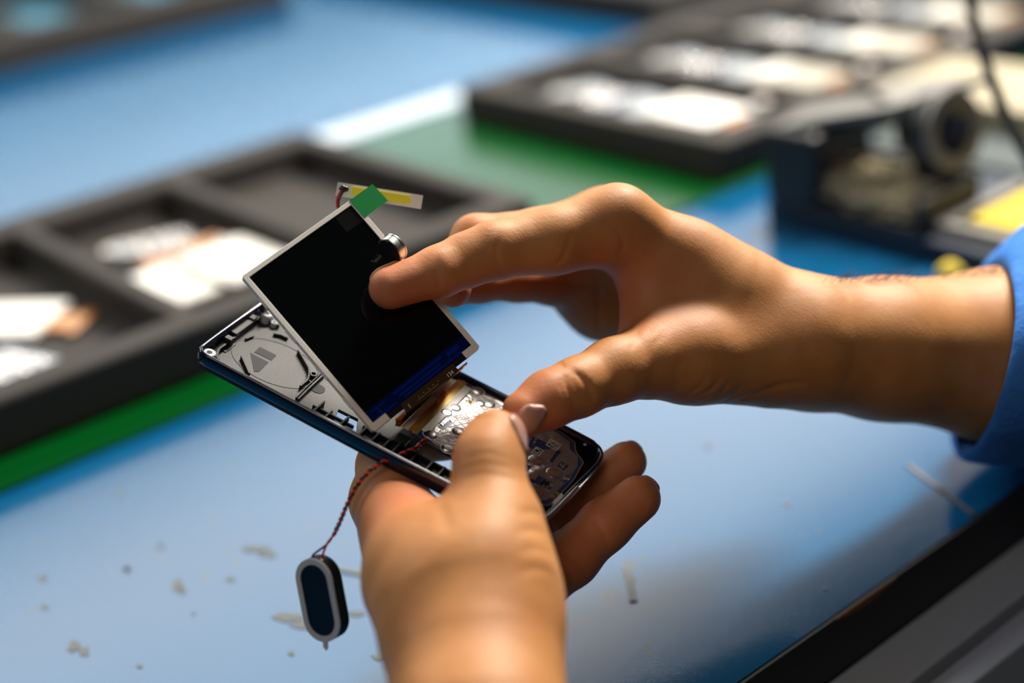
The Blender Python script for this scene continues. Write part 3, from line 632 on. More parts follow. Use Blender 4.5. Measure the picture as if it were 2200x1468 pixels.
for reg in ((71.2, 84.5, 15.6, 46.6), (97.0, 99.4, 31.8, 35.6), (99.0, 102.6, 38.6, 42.4)):
    x0, x1, y0, y1 = reg; k = -60.0
    while k < 60:
        cliprun((78+k, 30), (0.5, 0.866), *reg); cliprun((78, 30+k), (0.94, -0.34), *reg); k += 2.3 if x1-x0 > 5 else 1.6
    for a, b in (((x0, y0), (x1, y0)), ((x1, y0), (x1, y1)), ((x1, y1), (x0, y1)), ((x0, y1), (x0, y0))): runs(a, b, .4)
for dx, dy, r in discs[:7]:
    lp = [(dx+r*math.cos(k*math.pi/12), dy+r*math.sin(k*math.pi/12)) for k in range(24)]; wall(lt, lp, .22, z0l, z1l, True)
for L_ in ([(926, 905), (957, 886), (984, 901), (952, 925)], [(979, 862), (1000, 846), (1025, 858), (1008, 876)]):
    wall(lt, pxl(L_), 0.5, z0l, z1l+.03, True)
lt.build('keypad_lattice', M['white'], board, 0.001)
tagp = MB().plate([(66.8, 17.2), (69.2, 17.2), (69.2, 47.2), (66.8, 47.2)], ZB+.22, ZB+.36); tagp.build('white_strip', M['white'], board, 0.001)
gs = MB().plate([(65.0, 14.8), (66.8, 14.8), (66.8, 49.0), (65.0, 49.0)], ZB+.1, ZB+.3); gs.build('gold_strip', mat('gold_tape', (0.55, 0.38, 0.10, 1), 0.3, metal=0.5), board, 0.001)
hl = MB()
for k in range(30): hl.lathe([(0.10, ZB+.3), (0.10, ZB+.33), (0.01, ZB+.33)], 8, (66.3, 16+k*1.1, 0))
hl.build('via_dots', M['darkpad'], board, 0.001)
MB().plate([(63.7, 15.0), (65.0, 14.8), (65.0, 48.8), (63.7, 48.4)], ZB+.05, ZB+.25).build('amber_strip', M['amber'], board, 0.001)
gp = MB(); 
for px, py, r in ((1187, 1068, .8), (1197, 1062, .6)): a, b = PL(px, py, ZB); gp.lathe([(r, ZB), (r, ZB+.4), (.01, ZB+.4)], 16, (a, b, 0))
gp.build('gold_contacts', M['gold'], board, 0.001)
MB().plate([(61.3, 14.8), (63.7, 15.0), (63.7, 48.2), (61.3, 47.4)], ZB-.4, ZB-.1).build('cream_strip', M['cream'], board, 0.001)
# printed red marks on the cream strip
p1 = PL(893+40, 905-10, ZB); ang = math.pi/2
text('red_marks', '\u00aeac-', M['redink'], board, Matrix.Translation((0.0625, 0.0385, (ZB-.06)*.001)) @ Matrix.Rotation(ang, 4, 'Z') @ Matrix.Scale(1, 4), 0.0036)
# ================================================================== DISPLAY MODULE (local mm: x down the long side, y across, z out of the glass)
KS = 0.985
LO = np.array([-358.1596, 176.1030, -148.6481])*KS
LR = np.array([[0.672072, 0.0222998, 0.74015], [0.19531, 0.958813, -0.2062335], [-0.714264, 0.2831624, 0.640036]])
LX = LR[:, 0]/np.linalg.norm(LR[:, 0]); LZ = LR[:, 2]/np.linalg.norm(LR[:, 2]); LY = np.cross(LZ, LX)
ML = frame(CAMPOS+LO*.001, [LX, LY, LZ])
def LL(px, py, z=0):
    r = ray(px, py); o = LO+z*LZ; t = (o@LZ)/(r@LZ); q = r*t-LO; return (float(q@LX), float(q@LY))
def LW(x, y, z): return CAMPOS+(LO+LX*x+LY*y+LZ*z)*0.001
disp = empty('phone_screen', 'dark phone screen in a white frame lifted out of the shell', 'screen', mw=ML)
LW_, LH = 42.1, 59.4
fr = MB(); out = [(0.5, 0), (LH-.6, 0), (LH, .6), (LH, 6.4), (LH-2.3, 6.4), (LH-2.3, 1.7), (1.5, 1.5), (1.5, LW_-1.7), (LH-2.3, LW_-1.7), (LH-2.3, LW_-5.6), (LH, LW_-5.6), (LH, LW_-.6), (LH-.6, LW_), (.5, LW_), (0, LW_-.5), (0, .5)]
fr.plate(out, -2.2, 0.15); fr.box(8, 12, -0.25, 0.1, -2.0, -0.9); fr.box(20, 25, -.25, .1, -2, -.9); fr.box(34, 39, -.25, .1, -2, -.9); fr.box(46, 50, -.25, .1, -2, -.9); fr.box(17, 21, LW_-.1, LW_+.25, -2, -.9)
fr.build('frame', M['white'], disp, 0.001, bevel=0.00015)
MB().box(0.6, LH-1.0, 0.6, LW_-0.6, -2.3, -1.1).build('backlight', M['whitegloss'], disp, 0.001)
MB().box(1.5, 53.2, 1.5, LW_-1.5, -1.1, -0.12).build('glass', M['glass'], disp, 0.001)
MB().box(53.2, 57.7, 1.5, LW_-1.5, -1.1, -0.25).build('driver_glass', M['glassblue'], disp, 0.001)
db = MB().box(53.9, 54.6, 12, 31, -.25, -.2).box(55.4, 56.1, 13, 29, -.25, -.2).box(56.6, 57.2, 14, 38, -.25, -.2).box(54.2, 55.6, 32.5, 37, -.25, -.2).box(54.5, 56.4, 5.2, 6.0, -.25, -.2).box(54.0, 54.5, 3.5, 8.5, -.25, -.2).box(56.4, 57.0, 3, 11, -.25, -.2)
db.build('driver_traces', M['glassblue2'], disp, 0.001)
MB().box(57.7, LH, 5.2, LW_-5, -1.1, -0.35).build('bottom_ledge', M['darkpad'], disp, 0.001)
MB().plate([LL(*p) for p in [(720, 467), (751, 439), (782, 474), (745, 499)]], -.12, -.07).build('corner_film', M['haze'], disp, 0.001)
tb = MB(); t4 = [LL(*p) for p in [(757, 427), (790, 463), (833, 432), (826, 424), (800, 396)]]
tb.plate([(t4[0][0], 40.8), (t4[1][0], 40.8), t4[2], t4[3], t4[4]], 0.16, 0.26); tag(tb.build('pull_tab', M['greentape'], disp, 0.001), 'green pull tab')
cf = MB().plate(rrect(57.9, 61.0, 11.5, 32.0, .5), -0.3, 0.25); cf.build('connector_flex', M['darkamber'], disp, 0.001, bevel=0.0001)
gd = MB().box(60.0, 60.2, 16.5, 24.5, .25, .30)
for y in (17.3, 19.2, 21.2, 23.0, 25.0, 13.4): gd.lathe([(.22, .25), (.22, .32), (.01, .32)], 10, (59.4, y, 0))
gd.build('gold_traces', M['gold'], disp, 0.001)
for s, y in (('1', 13.2), ('134', 29.2)):
    text('printed_number', s, M['whiteink'], disp, Matrix.Translation((0.0600, y*.001, 0.00028)) @ Matrix.Rotation(math.pi/2, 4, 'Z'), 0.0017)
# ribbon from the display's lower edge, bending back into the board (a part of the display)
def w2l(p): q = (np.array(p)-CAMPOS)*1000-LO; return (float(q@LX), float(q@LY), float(q@LZ))
def ribbon(y0, y1, ya, yb, name, m, d0=61.0, bulge=3.0, tend=60.6, zo=0.0):
    mb = MB(); K = 12; v = []
    for k in range(K+1):
        t = k/K
        for s in (0, 1):
            A = LW(60.2, (y0, y1)[s], -0.45-zo); B = LW(62.5, (y0, y1)[s], -2.5-zo); Cc = PW(tend-3.0, (ya, yb)[s], ZB-1.4-zo); D = PW(tend+0.4, (ya, yb)[s], ZB-.45-zo)
            p = A*(1-t)**3+3*B*t*(1-t)**2+3*Cc*t*t*(1-t)+D*t**3; v.append(w2l(p))
    mb.add(v, [(2*k, 2*k+1, 2*k+3, 2*k+2) for k in range(K)])
    o = mb.build(name, m, disp, 0.001, smooth=True); sd = o.modifiers.new('thick', 'SOLIDIFY'); sd.thickness = 0.00012; return o
ribbon(7.5, 11.5, 14.6, 19.5, 'ribbon_cable', M['amber'])
ribbon(11.5, 32.0, 19.5, 42.5, 'ribbon_shield', M['darkpad'])
ribbon(32.0, 36.0, 42.5, 47.4, 'ribbon_cable', M['amber'])
# ------------------------------------------------------------------ light strip, motor, speaker with twisted leads
def camframe(px, py, d, xc, zc):
    X = R @ np.array(xc, float); X /= np.linalg.norm(X); Z = R @ np.array(zc, float); Z -= X*(X@Z); Z /= np.linalg.norm(Z)
    return frame(P(px, py, d), [X, np.cross(Z, X), Z])
ls = empty('light_strip', 'white strip board with yellow phosphor bar behind the green pull tab', 'light strip', mw=camframe(815, 420, 436, (183, 28, 6), (0.1, -0.15, -1)))
MB().plate(rrect(-13.2, 13.2, -2.15, 2.15, 0.15), -.4, 0).build('strip_board', M['stripwhite'], ls, 0.001)
MB().plate(rrect(-8.7, 9.6, -1.35, 1.35, .6), 0, .25).build('phosphor', M['yellow'], ls, 0.001, bevel=.0001)
eb_ = MB().lathe([(1.2, 0), (1.15, .5), (.7, .9), (.05, 1.0)], 16, (-11.3, .3, 0)).lathe([(.9, 0), (.85, .4), (.3, .7)], 14, (-10.4, -.6 + 1.0, 0)); eb_.build('epoxy_blob', M['epoxy'], ls, 0.001, smooth=True)
MB().tube(smooth_path([(-11.6, -.3, .6), (-12.2, -2.0, .8), (-12.4, -4.2, .2), (-11.6, -6.5, -1.0), (-9.5, -8.5, -2.5)]), 0.32).build('red_lead', M['redwire'], ls, 0.001, smooth=True)
MB().tube(smooth_path([(-11.0, -.4, .3), (-11.6, -2.0, .0), (-11.9, -4.2, -.4), (-11.2, -6.5, -1.6), (-9.2, -8.5, -3.0)]), 0.32).build('black_lead', M['blackwire'], ls, 0.001, smooth=True)
vm = empty('vibration_motor', 'silver coin vibration motor stuck at the display edge above the index finger', 'vibration motor', mw=camframe(836, 541, 417.5, (0.60, 0.78, 0.15), (-0.60, 0.52, -0.60)))
MB().lathe([(3.9, -2.7), (4.25, -2.5), (4.25, -.2), (4.0, 0)], 48).build('can', M['chrome'], vm, 0.001, smooth=False, bevel=0.0001)
MB().lathe([(3.95, 0), (3.95, .18), (.01, .18)], 40).build('adhesive_disc', M['motorface'], vm, 0.001)
MB().ring([(4.4*math.cos(k*math.pi/24), 4.4*math.sin(k*math.pi/24)) for k in range(48)], [(3.9*math.cos(k*math.pi/24), 3.9*math.sin(k*math.pi/24)) for k in range(48)], -3.0, -2.6).build('can_lip', M['chrome'], vm, 0.001)
spk = empty('speaker', 'small oval speaker with pale gasket dangling from red and black wires', 'speaker', mw=camframe(684, 1290, 400, (32, 183, 14), (-0.50, 0.05, -0.86)))
sl = rrect(-12.1, 12.1, -6.4, 6.4, 6.35, 10)
MB().plate(sl, -4.2, -.1).build('body', M['blackplastic'], spk, 0.001, bevel=.0003)
gk = MB().ring(sl, inset(sl, 1.7), -.1, .45); gk.plate([(12.0, -.9), (13.6, -1.1), (14.6, -.3), (13.8, .5), (12.0, .8)], .1, .4); gk.build('gasket', M['ringwhite'], spk, 0.001, bevel=.0001)
MB().plate(inset(sl, 1.7), -.1, .1).build('membrane', M['membrane'], spk, 0.001)
tm = MB().lathe([(.7, 0), (.6, .5), (.1, .7)], 12, (-11.6, 0, -1.4)).lathe([(.7, 0), (.6, .5), (.1, .7)], 12, (-11.0, 3.0, -1.4)); tm.build('solder_terminal', M['chrome'], spk, 0.001, smooth=True)
def spl(p):       # world -> speaker local mm
    q = spk.matrix_basis.inverted() @ Vector(p); return np.array(q)*1000
cen = smooth_path([P(915, 942, 413), P(895, 962, 410), P(862, 976, 406), (P(825, 992, 403)), P(795, 1012, 401), P(768, 1043, 400), P(747, 1082, 400), P(731, 1120, 400), P(719, 1146, 400)], 14)
def helix(ph):
    out = []; s = 0
    for i, p in enumerate(cen):
        if i: s += np.linalg.norm(cen[i]-cen[i-1])
        t = cen[min(i+1, len(cen)-1)]-cen[max(i-1, 0)]; t /= np.linalg.norm(t); a = np.cross(t, [0.3, 0.5, 0.8]); a /= np.linalg.norm(a); b = np.cross(t, a)
        g = s/0.0031*2*math.pi/1.0+ph; out.append(p+(a*math.cos(g)+b*math.sin(g))*0.00038)
    return out
Rm = Matrix(spk.matrix_basis)
tA = np.array(Rm @ Vector((-.0116, .0000, -.0012))); tB = np.array(Rm @ Vector((-.0110, .0030, -.0012)))
for ph, tt, nm, mm_ , mid in ((0, tA, 'black_wire', M['blackwire'], P(702, 1170, 400)), (math.pi, tB, 'red_wire', M['redwire'], P(703, 1168, 399))):
    pts = helix(ph)+smooth_path([P(717, 1150, 400), mid, tt+np.array(R@[0, -.0012, 0]), tt], 5)[1:]
    MB().tube([spl(p) for p in pts], 0.34, 8).build(nm, mm_, spk, 0.001, smooth=True)
# ================================================================== PERSON: two hands and forearms as one skin surface
def seg_d(X, a, b, ra, rb, fl=None):
    ab = b-a; L2 = ab@ab; t = np.clip(((X-a)@ab)/L2, 0, 1); o = X-a-t[:, None]*ab
    r = ra+(rb-ra)*t
    if fl is None: return np.sqrt((o*o).sum(1))-r
    n, s = fl; k = o@n; o = o+np.outer(k*(1/s-1), n); return (np.sqrt((o*o).sum(1))-r)*(1 if s >= 1 else s)
def smin(a, b, k):
    h = np.clip(0.5+0.5*(b-a)/k, 0, 1); return b*(1-h)+a*h-k*h*(1-h)
VIEW = lambda px, py: ray(px, py)/np.linalg.norm(ray(px, py))
def J(px, py, d, r): return (P(px, py, d), r*d/F*0.001)
class Arm:
    def __init__(s, palm, fingers, kp=0.008): s.palm = palm; s.fingers = fingers; s.kp = kp; s.cr = []; s.bumps = []
    def chain(s, X, ch, k=0.003):
        d = None
        for (a, ra), (b, rb) in zip(ch[:-1], ch[1:]):
            e = seg_d(X, a, b, ra, rb); d = e if d is None else smin(d, e, k)
        return d
    def base(s, X):
        d = None
        for item in s.palm:
            (a, ra), (b, rb) = item[0], item[1]; fl = item[2] if len(item) > 2 else None; k = item[3] if len(item) > 3 else s.kp
            e = seg_d(X, a, b, ra, rb, fl); d = e if d is None else smin(d, e, k)
        out = d
        for ch, kf in s.fingers: out = np.minimum(out, smin(d, s.chain(X, ch), kf))
        return out
    def F(s, X):
        d = s.base(X)
        for c, r, dep in s.bumps: q = X-c; d = d-dep*np.exp(-(q*q).sum(1)/(r*r))
        for pts, w_, dep in s.cr:
            lo, hi = pts.min(0)-3*w_, pts.max(0)+3*w_; m = np.all((X > lo) & (X < hi), 1)
            if not m.any(): continue
            Y = X[m]; best = np.full(len(Y), 1e9); tt = np.zeros(len(Y)); n = len(pts)-1
            for i in range(n):
                ab = pts[i+1]-pts[i]; t = np.clip(((Y-pts[i])@ab)/(ab@ab), 0, 1); o = Y-pts[i]-t[:, None]*ab; q = np.sqrt((o*o).sum(1))
                u_ = (i+t)/n; tt = np.where(q < best, u_, tt); best = np.minimum(best, q)
            d[m] += dep*np.exp(-(best/w_)**2)*np.clip(np.sin(np.pi*np.clip(tt, 0.02, 0.98))*1.6, 0, 1)
        return d
    def hit(s, px, py, d0=0.33, d1=0.56):
        r = ray(px, py); t = d0
        for _ in range(400):
            v = s.base((CAMPOS+r*t)[None])[0]
            if v < 0.00003: break
            t += max(v*.8, 0.00004)
            if t > d1: return None
        return CAMPOS+r*t
    def crease(s, pix, w_=0.0007, dep=0.0006):
        q = smooth_path([(*p, 0) for p in pix], 5); pts = [s.hit(a[0], a[1]) for a in q]; pts = [p for p in pts if p is not None]
        if len(pts) > 2: s.cr.append((np.array(pts), w_, dep*.75))
    def bump(s, px, py, r, dep):
        p = s.hit(px, py)
        if p is not None: s.bumps.append((p, r, dep))
def surface(arm, lo, hi, h):
    B = 4; n = np.ceil((hi-lo)/(h*B)).astype(int); H_ = h*B
    g = np.stack(np.meshgrid(*[lo[i]+(np.arange(n[i])+0.5)*H_ for i in range(3)], indexing='ij'), -1).reshape(-1, 3)
    fc = np.concatenate([arm.base(c) for c in np.array_split(g, max(1, len(g)//200000+1))])
    act = np.abs(fc) < H_*1.15+0.0015
    N3 = n*B+1; F_ = np.full(N3, np.nan, np.float32); FC = fc.reshape(n)
    sgn = np.repeat(np.repeat(np.repeat(np.sign(FC), B, 0), B, 1), B, 2); F_[:-1, :-1, :-1] = sgn; F_[np.isnan(F_)] = 1
    mask = np.zeros(N3, bool); AI = np.argwhere(act.reshape(n))
    off = np.stack(np.meshgrid(*[np.arange(B+1)]*3, indexing='ij'), -1).reshape(-1, 3)
    for o in off: q = AI*B+o; mask[q[:, 0], q[:, 1], q[:, 2]] = True
    idx = np.argwhere(mask); X = lo+idx*h
    vals = np.concatenate([arm.F(c) for c in np.array_split(X, max(1, len(X)//200000+1))])
    F_[idx[:, 0], idx[:, 1], idx[:, 2]] = vals
    ins = F_ < 0
    cs = ins[:-1, :-1, :-1].astype(np.int8)
    tot = np.zeros(np.array(F_.shape)-1, np.int8)
    for dx in (0, 1):
        for dy in (0, 1):
            for dz in (0, 1): tot += ins[dx:dx+tot.shape[0], dy:dy+tot.shape[1], dz:dz+tot.shape[2]]
    cells = np.argwhere((tot > 0) & (tot < 8)); vid = np.full(tot.shape, -1, np.int64); vid[tuple(cells.T)] = np.arange(len(cells))
    acc = np.zeros((len(cells), 3)); cnt = np.zeros(len(cells))
    cor = [(a, b, c) for a in (0, 1) for b in (0, 1) for c in (0, 1)]
    for a in cor:
        for ax in range(3):
            if a[ax]: continue
            b = list(a); b[ax] = 1
            fa = F_[tuple((cells+a).T)]; fb = F_[tuple((cells+b).T)]; m = (fa < 0) != (fb < 0)
            t = fa[m]/(fa[m]-fb[m]); acc[m] += np.array(a)+np.outer(t, np.eye(3)[ax]); cnt[m] += 1
    V = lo+(cells+acc/cnt[:, None])*h
    faces = []
    for ax in range(3):
        a1, a2 = (ax+1) % 3, (ax+2) % 3
        s0 = [slice(None)]*3; s1 = [slice(None)]*3; s0[ax] = slice(0, -1); s1[ax] = slice(1, None)
        A = ins[tuple(s0)]; Bb = ins[tuple(s1)]; e = np.argwhere(A != Bb)
        ok = (e[:, a1] > 0) & (e[:, a2] > 0) & (e[:, a1] < tot.shape[a1]) & (e[:, a2] < tot.shape[a2]); e = e[ok]
        fl = A[tuple(e.T)]
        q = []
        for (u1, u2) in ((-1, -1), (0, -1), (0, 0), (-1, 0)):
            c = e.copy(); c[:, a1] += u1; c[:, a2] += u2; q.append(vid[tuple(c.T)])
        q = np.stack(q, 1); q[~fl] = q[~fl][:, ::-1]; faces.append(q)
    Fs = np.concatenate(faces); Fs = Fs[(Fs >= 0).all(1)]
    def project(V):
        for _ in range(2):
            f0 = arm.F(V); e = 0.0002; gr = np.stack([(arm.F(V+np.eye(3)[i]*e)-f0)/e for i in range(3)], 1)
            st = f0[:, None]*gr/np.maximum((gr*gr).sum(1), 0.2)[:, None]; ln = np.linalg.norm(st, axis=1); k = np.minimum(1, h*.6/np.maximum(ln, 1e-9)); V = V-st*k[:, None]
        return V
    return project(V), Fs
# ---- right arm (upper right of the photograph)
VR = VIEW(1700, 700)
ri = [J(1325, 487, 440, 84), J(1190, 517, 433, 71), J(1060, 539, 427, 60), J(1000, 560, 424, 56), J(945, 583, 420, 53), J(838, 619, 414.5, 46)]
rm = [J(1300, 482, 460, 78), J(1160, 505, 455, 56), J(1022, 513, 450, 50), J(978, 580, 446, 44), J(972, 622, 437.5, 40)]
rring = [J(1260, 560, 478, 75), J(1190, 606, 476, 50), J(1110, 606, 470, 42), J(1030, 612, 462, 38), J(985, 622, 456, 36)]
rt = [J(1480, 762, 438, 100), J(1400, 772, 430, 82), J(1320, 797, 421, 69), J(1240, 833, 413, 62), J(1180, 858, 408, 60), J(1128, 888, 403.5, 51)]
rpalm = [
    (J(2420, 775, 520, 205), J(2150, 763, 488, 182), (VR, 1.22)),
    (J(2150, 763, 488, 182), J(1900, 750, 468, 147), (VR, 1.25)),
    (J(1900, 750, 468, 147), J(1740, 738, 456, 138), (VR, 1.25)),
    (J(1740, 738, 458, 136), J(1560, 650, 452, 122), (VR, 1.1)),
    (J(1560, 650, 454, 118), J(1470, 585, 450, 108)),
    (J(1470, 585, 450, 105), J(1325, 487, 440, 80)),
    (J(1640, 760, 448, 116), J(1480, 762, 438, 100)),
    (J(1405, 560, 446, 74), J(1400, 705, 438, 72)),
    (J(1480, 640, 450, 100), J(1470, 720, 446, 95)),
    (J(1640, 690, 470, 90), J(1300, 482, 460, 76)),
    (J(1660, 710, 485, 90), J(1275, 540, 478, 74)),
    (J(1660, 720, 495, 85), J(1262, 600, 488, 86)),
    (J(1262, 600, 484, 84), J(1292, 655, 486, 80)),
]
RA = Arm(rpalm, [(ri, 0.005), (rm, 0.004), (rring, 0.004), (rt, 0.006)], 0.007)
# ---- left arm (bottom middle)
VL = VIEW(1000, 1300)
lt_ = [J(1050, 1180, 374, 118), J(1062, 1110, 377, 93), J(1050, 1030, 381, 75), J(1050, 985, 384, 72), J(1062, 945, 388, 66)]
lidx = [J(832, 1070, 414, 76), J(832, 1002, 428, 64), J(868, 950, 441, 58), J(960, 930, 446, 54), J(1050, 930, 449, 50)]
lmid = [J(1040, 1190, 408, 90), J(1130, 1150, 426, 58), J(1200, 1100, 437, 54), J(1272, 1048, 441, 51), J(1345, 993, 440, 45)]
lrin = [J(1060, 1260, 392, 90), J(1150, 1262, 405, 62), J(1225, 1200, 415, 60), J(1300, 1128, 420, 55), J(1370, 1072, 422, 50)]
lpin = [J(1060, 1260, 400, 80), J(1130, 1230, 430, 48), J(1180, 1190, 445, 42)]
lpalm = [
    (J(1080, 1850, 318, 205), J(1030, 1560, 340, 178), (VL, 1.2)),
    (J(1030, 1560, 340, 178), J(1022, 1430, 353, 172), (VL, 1.15)),
    (J(1022, 1430, 355, 172), J(1000, 1290, 366, 196), (VL, 0.95)),
    (J(1000, 1305, 368, 190), J(940, 1230, 378, 145), (VL, 0.95)),
    (J(922, 1242, 382, 136), J(834, 1080, 413, 76)),
    (J(1035, 1330, 364, 150), J(1048, 1180, 374, 118)),
    (J(1040, 1330, 375, 150), J(1060, 1180, 395, 110)),
    (J(900, 1160, 412, 80), J(1060, 1195, 412, 80)),
    (J(1130, 1530, 362, 90), J(1060, 1300, 390, 110)),
]
LA = Arm(lpalm, [(lt_, 0.006), (lidx, 0.005), (lmid, 0.004), (lrin, 0.004), (lpin, 0.004)], 0.008)
# knuckle and tendon swellings
for a in ((1330, 430, .010, .0016), (1055, 500, .007, .0007), (1235, 800, .006, .0006), (1440, 600, .012, -.0014), (1370, 660, .009, -.0014), (1560, 760, .014, .0012), (1000, 545, .006, -.0003), (1620, 640, .016, -.0012), (1820, 700, .02, -.0010), (1270, 540, .006, -.0010)): RA.bump(*a)
for a in ((1050, 1000, .008, .0006), (1060, 1110, .010, .0010), (900, 1200, .016, -.0012), (840, 1060, .012, .0010), (1000, 1400, .018, -.0010), (1320, 1110, .006, .0005), (1255, 1200, .006, .0005)): LA.bump(*a)
# creases of the right hand
for pix, w_, d_ in (
    ([(944, 545), (938, 580), (942, 610), (948, 632)], .0008, .0006), ([(951, 560), (948, 590), (952, 620)], .0005, .0003),
    ([(1073, 498), (1066, 540), (1073, 575), (1078, 592)], .0008, .0005), ([(1225, 500), (1222, 530), (1205, 560), (1190, 572)], .0009, .0009),
    ([(1045, 486), (1060, 494), (1075, 490)], .0005, .0004), ([(1038, 494), (1056, 502), (1078, 499)], .0005, .0004), ([(1050, 482), (1066, 486), (1086, 480)], .0005, .0003), ([(1030, 500), (1048, 510), (1066, 508)], .0004, .0003),
    ([(1290, 470), (1325, 490), (1338, 520), (1335, 550)], .0010, .0008), ([(1260, 500), (1290, 530), (1310, 560)], .0009, .0006), ([(1262, 555), (1290, 545), (1320, 556)], .0009, .0006),
    ([(1350, 590), (1345, 640), (1340, 690), (1335, 712)], .0012, .0008), ([(1365, 640), (1362, 680), (1350, 712)], .0009, .0005), ([(1385, 640), (1378, 690), (1360, 725)], .0009, .0004),
    ([(1210, 800), (1216, 830), (1230, 860), (1240, 885)], .0007, .0007), ([(1225, 796), (1252, 815), (1270, 845), (1275, 868)], .0009, .0009), ([(1200, 812), (1206, 838), (1222, 872)], .0005, .0004), ([(1240, 808), (1258, 830), (1262, 862)], .0005, .0003), ([(1214, 850), (1222, 870), (1230, 888)], .0005, .0004),
    ([(1196, 776), (1204, 783), (1212, 795)], .0006, .0006),
    ([(1500, 850), (1530, 830), (1545, 805)], .0008, .0005), ([(1525, 860), (1550, 840), (1566, 812)], .0008, .0005), ([(1480, 845), (1505, 825), (1520, 800)], .0008, .0004), ([(1545, 868), (1572, 850), (1588, 826)], .0008, .0004),
    ([(1560, 872), (1620, 848), (1680, 828), (1740, 824)], .0010, .0006),
    ([(1285, 590), (1288, 640), (1284, 690), (1290, 725)], .0012, .0007), ([(1200, 600), (1240, 612), (1275, 606)], .0010, .0006)):
    RA.crease(pix, w_, d_)
rr = random.Random(4)
for k in range(16):   # fine web wrinkles
    x = 1390+rr.uniform(-35, 60); y = rr.uniform(600, 720); RA.crease([(x, y), (x-10, y+22), (x-24, y+44)], .0006, .0002)
for pix, w_, d_ in (
    ([(1278, 1106), (1292, 1140), (1312, 1172)], .0008, .0007), ([(1196, 1200), (1222, 1232), (1240, 1262)], .0008, .0007), ([(1215, 1184), (1245, 1215), (1262, 1238)], .0006, .0004),
    ([(1232, 1030), (1262, 1060), (1275, 1080)], .0008, .0006), ([(1170, 1100), (1200, 1130), (1206, 1150)], .0008, .0006),
    ([(1000, 905), (1050, 895), (1095, 905)], .0009, .0004), ([(990, 990), (1045, 978), (1105, 992)], .0009, .0003), ([(985, 1010), (1045, 998), (1108, 1012)], .0009, .0004), ([(990, 1030), (1045, 1020), (1110, 1034)], .0009, .0003),
    ([(1110, 1110), (1145, 1100), (1165, 1110)], .0009, .0004), ([(1100, 1150), (1145, 1140), (1178, 1150)], .0009, .0004), ([(1110, 1190), (1150, 1180), (1188, 1192)], .0009, .0004), ([(1110, 1230), (1155, 1222), (1192, 1235)], .0009, .0004),
    ([(940, 1080), (955, 1110), (960, 1140)], .0015, .0009)):
    LA.crease(pix, w_, d_)
def bbox(arm):
    pts = []
    for it in arm.palm: pts += [(it[0][0], it[0][1]*1.3), (it[1][0], it[1][1]*1.3)]
    for ch, _ in arm.fingers: pts += ch
    lo = np.min([p-r for p, r in pts], 0)-.004; hi = np.max([p+r for p, r in pts], 0)+.004; return lo, hi
Vs = []; Fss = []; flush = []; off = 0
for arm, h, hot in ((RA, 0.0010, [ri[-1][0], rt[-1][0], rm[-1][0], P(1350, 640, 440), P(1130, 600, 468)]), (LA, 0.0013, [lmid[-1][0], lrin[-1][0], P(1310, 1120, 415), P(880, 1050, 392), P(1230, 1200, 410)])):
    lo, hi = bbox(arm); V, Fs = surface(arm, lo, hi, h)
    fl_ = np.zeros(len(V))
    for c in hot: fl_ = np.maximum(fl_, np.exp(-((V-c)**2).sum(1)/(0.018**2)))
    Vs.append(V); Fss.append(Fs+off); off += len(V); flush.append(fl_)
V = np.concatenate(Vs); Fs = np.concatenate(Fss)
me = bpy.data.meshes.new('person'); me.vertices.add(len(V)); me.vertices.foreach_set('co', V.ravel()); me.loops.add(len(Fs)*4); me.loops.foreach_set('vertex_index', Fs.ravel().astype(np.int32))
me.polygons.add(len(Fs)); me.polygons.foreach_set('loop_start', np.arange(len(Fs), dtype=np.int32)*4); me.update(calc_edges=True); me.validate()
me.polygons.foreach_set('use_smooth', [True]*len(me.polygons)); at = me.attributes.new('flush', 'FLOAT', 'POINT'); at.data.foreach_set('value', np.concatenate(flush).astype(np.float32))
me.materials.append(M['skin']); person = bpy.data.objects.new('person', me); C.objects.link(person)
tag(person, 'person in blue sleeve, one hand holding the open phone shell, other lifting its display', 'person')
sub = person.modifiers.new('smooth', 'SUBSURF'); sub.levels = 1; sub.render_levels = 1
# ---- fingernails: curved plates laid on the skin
def nail(arm, c, n, la, wa, axis, m='nail', lift=0.00035):
    """c: point near the skin, n: outward direction, axis: towards the fingertip; half length and half width in metres"""
    n = np.array(n, float); n /= np.linalg.norm(n); A = np.array(axis, float); A -= n*(A@n); A /= np.linalg.norm(A); B = np.cross(n, A)
    n1, n2 = 14, 12; pts = []; ed = []
    for i in range(n1+1):
        for j in range(n2+1):
            a = -1+2*i/n1; b = -1+2*j/n2
            wv = math.sqrt(max(0.05, 1-((a+0.25)/0.80)**2)) if a < -0.25 else (1.0 if a < 0.35 else math.sqrt(max(.2, 1-((a-.35)/.75)**2)))
            pts.append(c+A*a*la+B*b*wv*wa+n*0.002); ed.append(max(abs(a), abs(b)))
    X = np.array(pts)
    for _ in range(6):
        f0 = arm.base(X); e = 0.0002; g = np.stack([(arm.base(X+np.eye(3)[q]*e)-f0)/e for q in range(3)], 1); g /= np.linalg.norm(g, axis=1)[:, None]; X = X-g*f0[:, None]*.9
    X = X+g*(lift*np.where(np.array(ed) < .92, 1.0, 0.25))[:, None]
    f = [(i*(n2+1)+j, (i+1)*(n2+1)+j, (i+1)*(n2+1)+j+1, i*(n2+1)+j+1) for i in range(n1) for j in range(n2)]
    o = MB().add([tuple(p) for p in X], f).build('fingernail', M[m], person, smooth=True); sd = o.modifiers.new('t', 'SOLIDIFY'); sd.thickness = 0.0006; sd.offset = 0
    return o
cw = lambda *v: R @ np.array(v, float)
def at_tip(j, n, r): return j[0]+cw(*n)/np.linalg.norm(n)*r
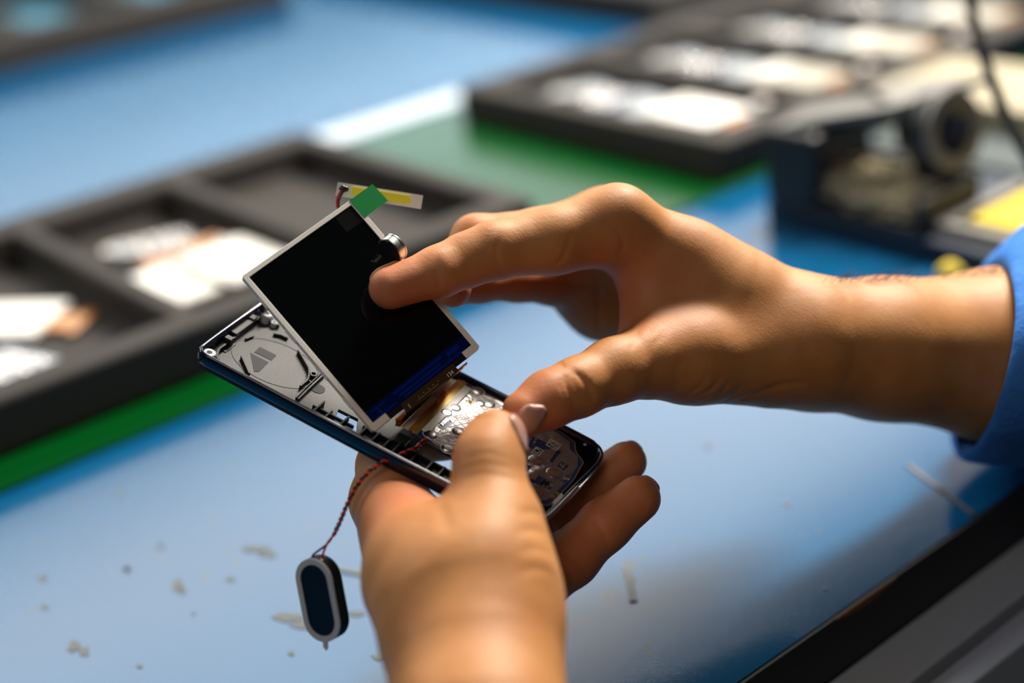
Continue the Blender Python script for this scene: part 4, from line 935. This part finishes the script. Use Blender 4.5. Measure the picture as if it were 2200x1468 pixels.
nail(RA, RA.hit(1138, 903), cw(.15, .25, -1), .0062, .0048, cw(-.45, .85, .1))
nail(RA, at_tip(ri[-1], (-.45, -.75, .5), .006), cw(-.45, -.75, .5), .0062, .0045, cw(-.8, .45, .1), 'nailedge')
nail(LA, at_tip(lrin[-1], (.55, -.55, .62), .006), cw(.55, -.55, .62), .006, .0045, cw(.62, -.72, 0))
nail(LA, at_tip(lmid[-1], (.30, -.6, .74), .006), cw(.30, -.6, .74), .006, .0042, cw(.62, -.72, 0))
nail(LA, at_tip(lt_[-1], (.92, -.30, -.2), .0065), cw(.92, -.30, -.2), .0065, .0050, cw(-.1, -1, .1))
# ---- arm hair on the far edge of the forearm
hr = MB(); rr = random.Random(12)
for k in range(150):
    px = rr.uniform(1760, 2150); t = (px-1760)/390; y = 598-18*max(0, t-.35)/.65+rr.uniform(1, 11); p = RA.hit(px, y)
    if p is None: continue
    d = R @ np.array([rr.uniform(.2, 1.0), -rr.uniform(.3, .9), rr.uniform(-.3, .3)]); d /= np.linalg.norm(d); L_ = rr.uniform(.003, .0065)
    hr.tube([p, p+d*L_*.5, p+d*L_+R@np.array([.0012, .0006, 0])], [0.00006, 0.00005, 0.00002], 3, caps=False)
hr.build('arm_hair', M['hair'], person)['kind'] = 'stuff'
# ---- sleeve
rings = [((2112, 780, 484), 196, 56, 44, 0), ((2106, 782, 485), 212, 66, 48, 0), ((2124, 775, 488), 228, 84, 52, 1), ((2175, 758, 492), 250, 100, 56, 1), ((2240, 735, 498), 275, 90, 60, 1), ((2330, 735, 508), 290, 70, 63, 1), ((2480, 740, 525), 300, 40, 66, 1), ((2700, 745, 550), 310, 20, 70, 1)]
v = []; nR = 64
for i, ((cx, cy, cdp), vy, hx, dz, fo_) in enumerate(rings):
    for k in range(nR):
        g = 2*math.pi*k/nR; fold = fo_*(8*math.sin(3*g+i*1.1)+6*math.sin(7*g+i*.7)+4*math.sin(11*g-i))
        v.append(P(cx-hx*math.cos(g)*.95+fold*.2+max(0, 48-i*14)*math.sin(g), cy-(vy+fold)*math.sin(g), cdp+dz*math.cos(g)))
f = [(i*nR+k, i*nR+(k+1) % nR, (i+1)*nR+(k+1) % nR, (i+1)*nR+k) for i in range(len(rings)-1) for k in range(nR)]
sv = MB().add(v, f).build('sleeve', M['cloth'], person, smooth=True); sd = sv.modifiers.new('t', 'SOLIDIFY'); sd.thickness = .0022; sb_ = sv.modifiers.new('s', 'SUBSURF'); sb_.levels = 1; sb_.render_levels = 2
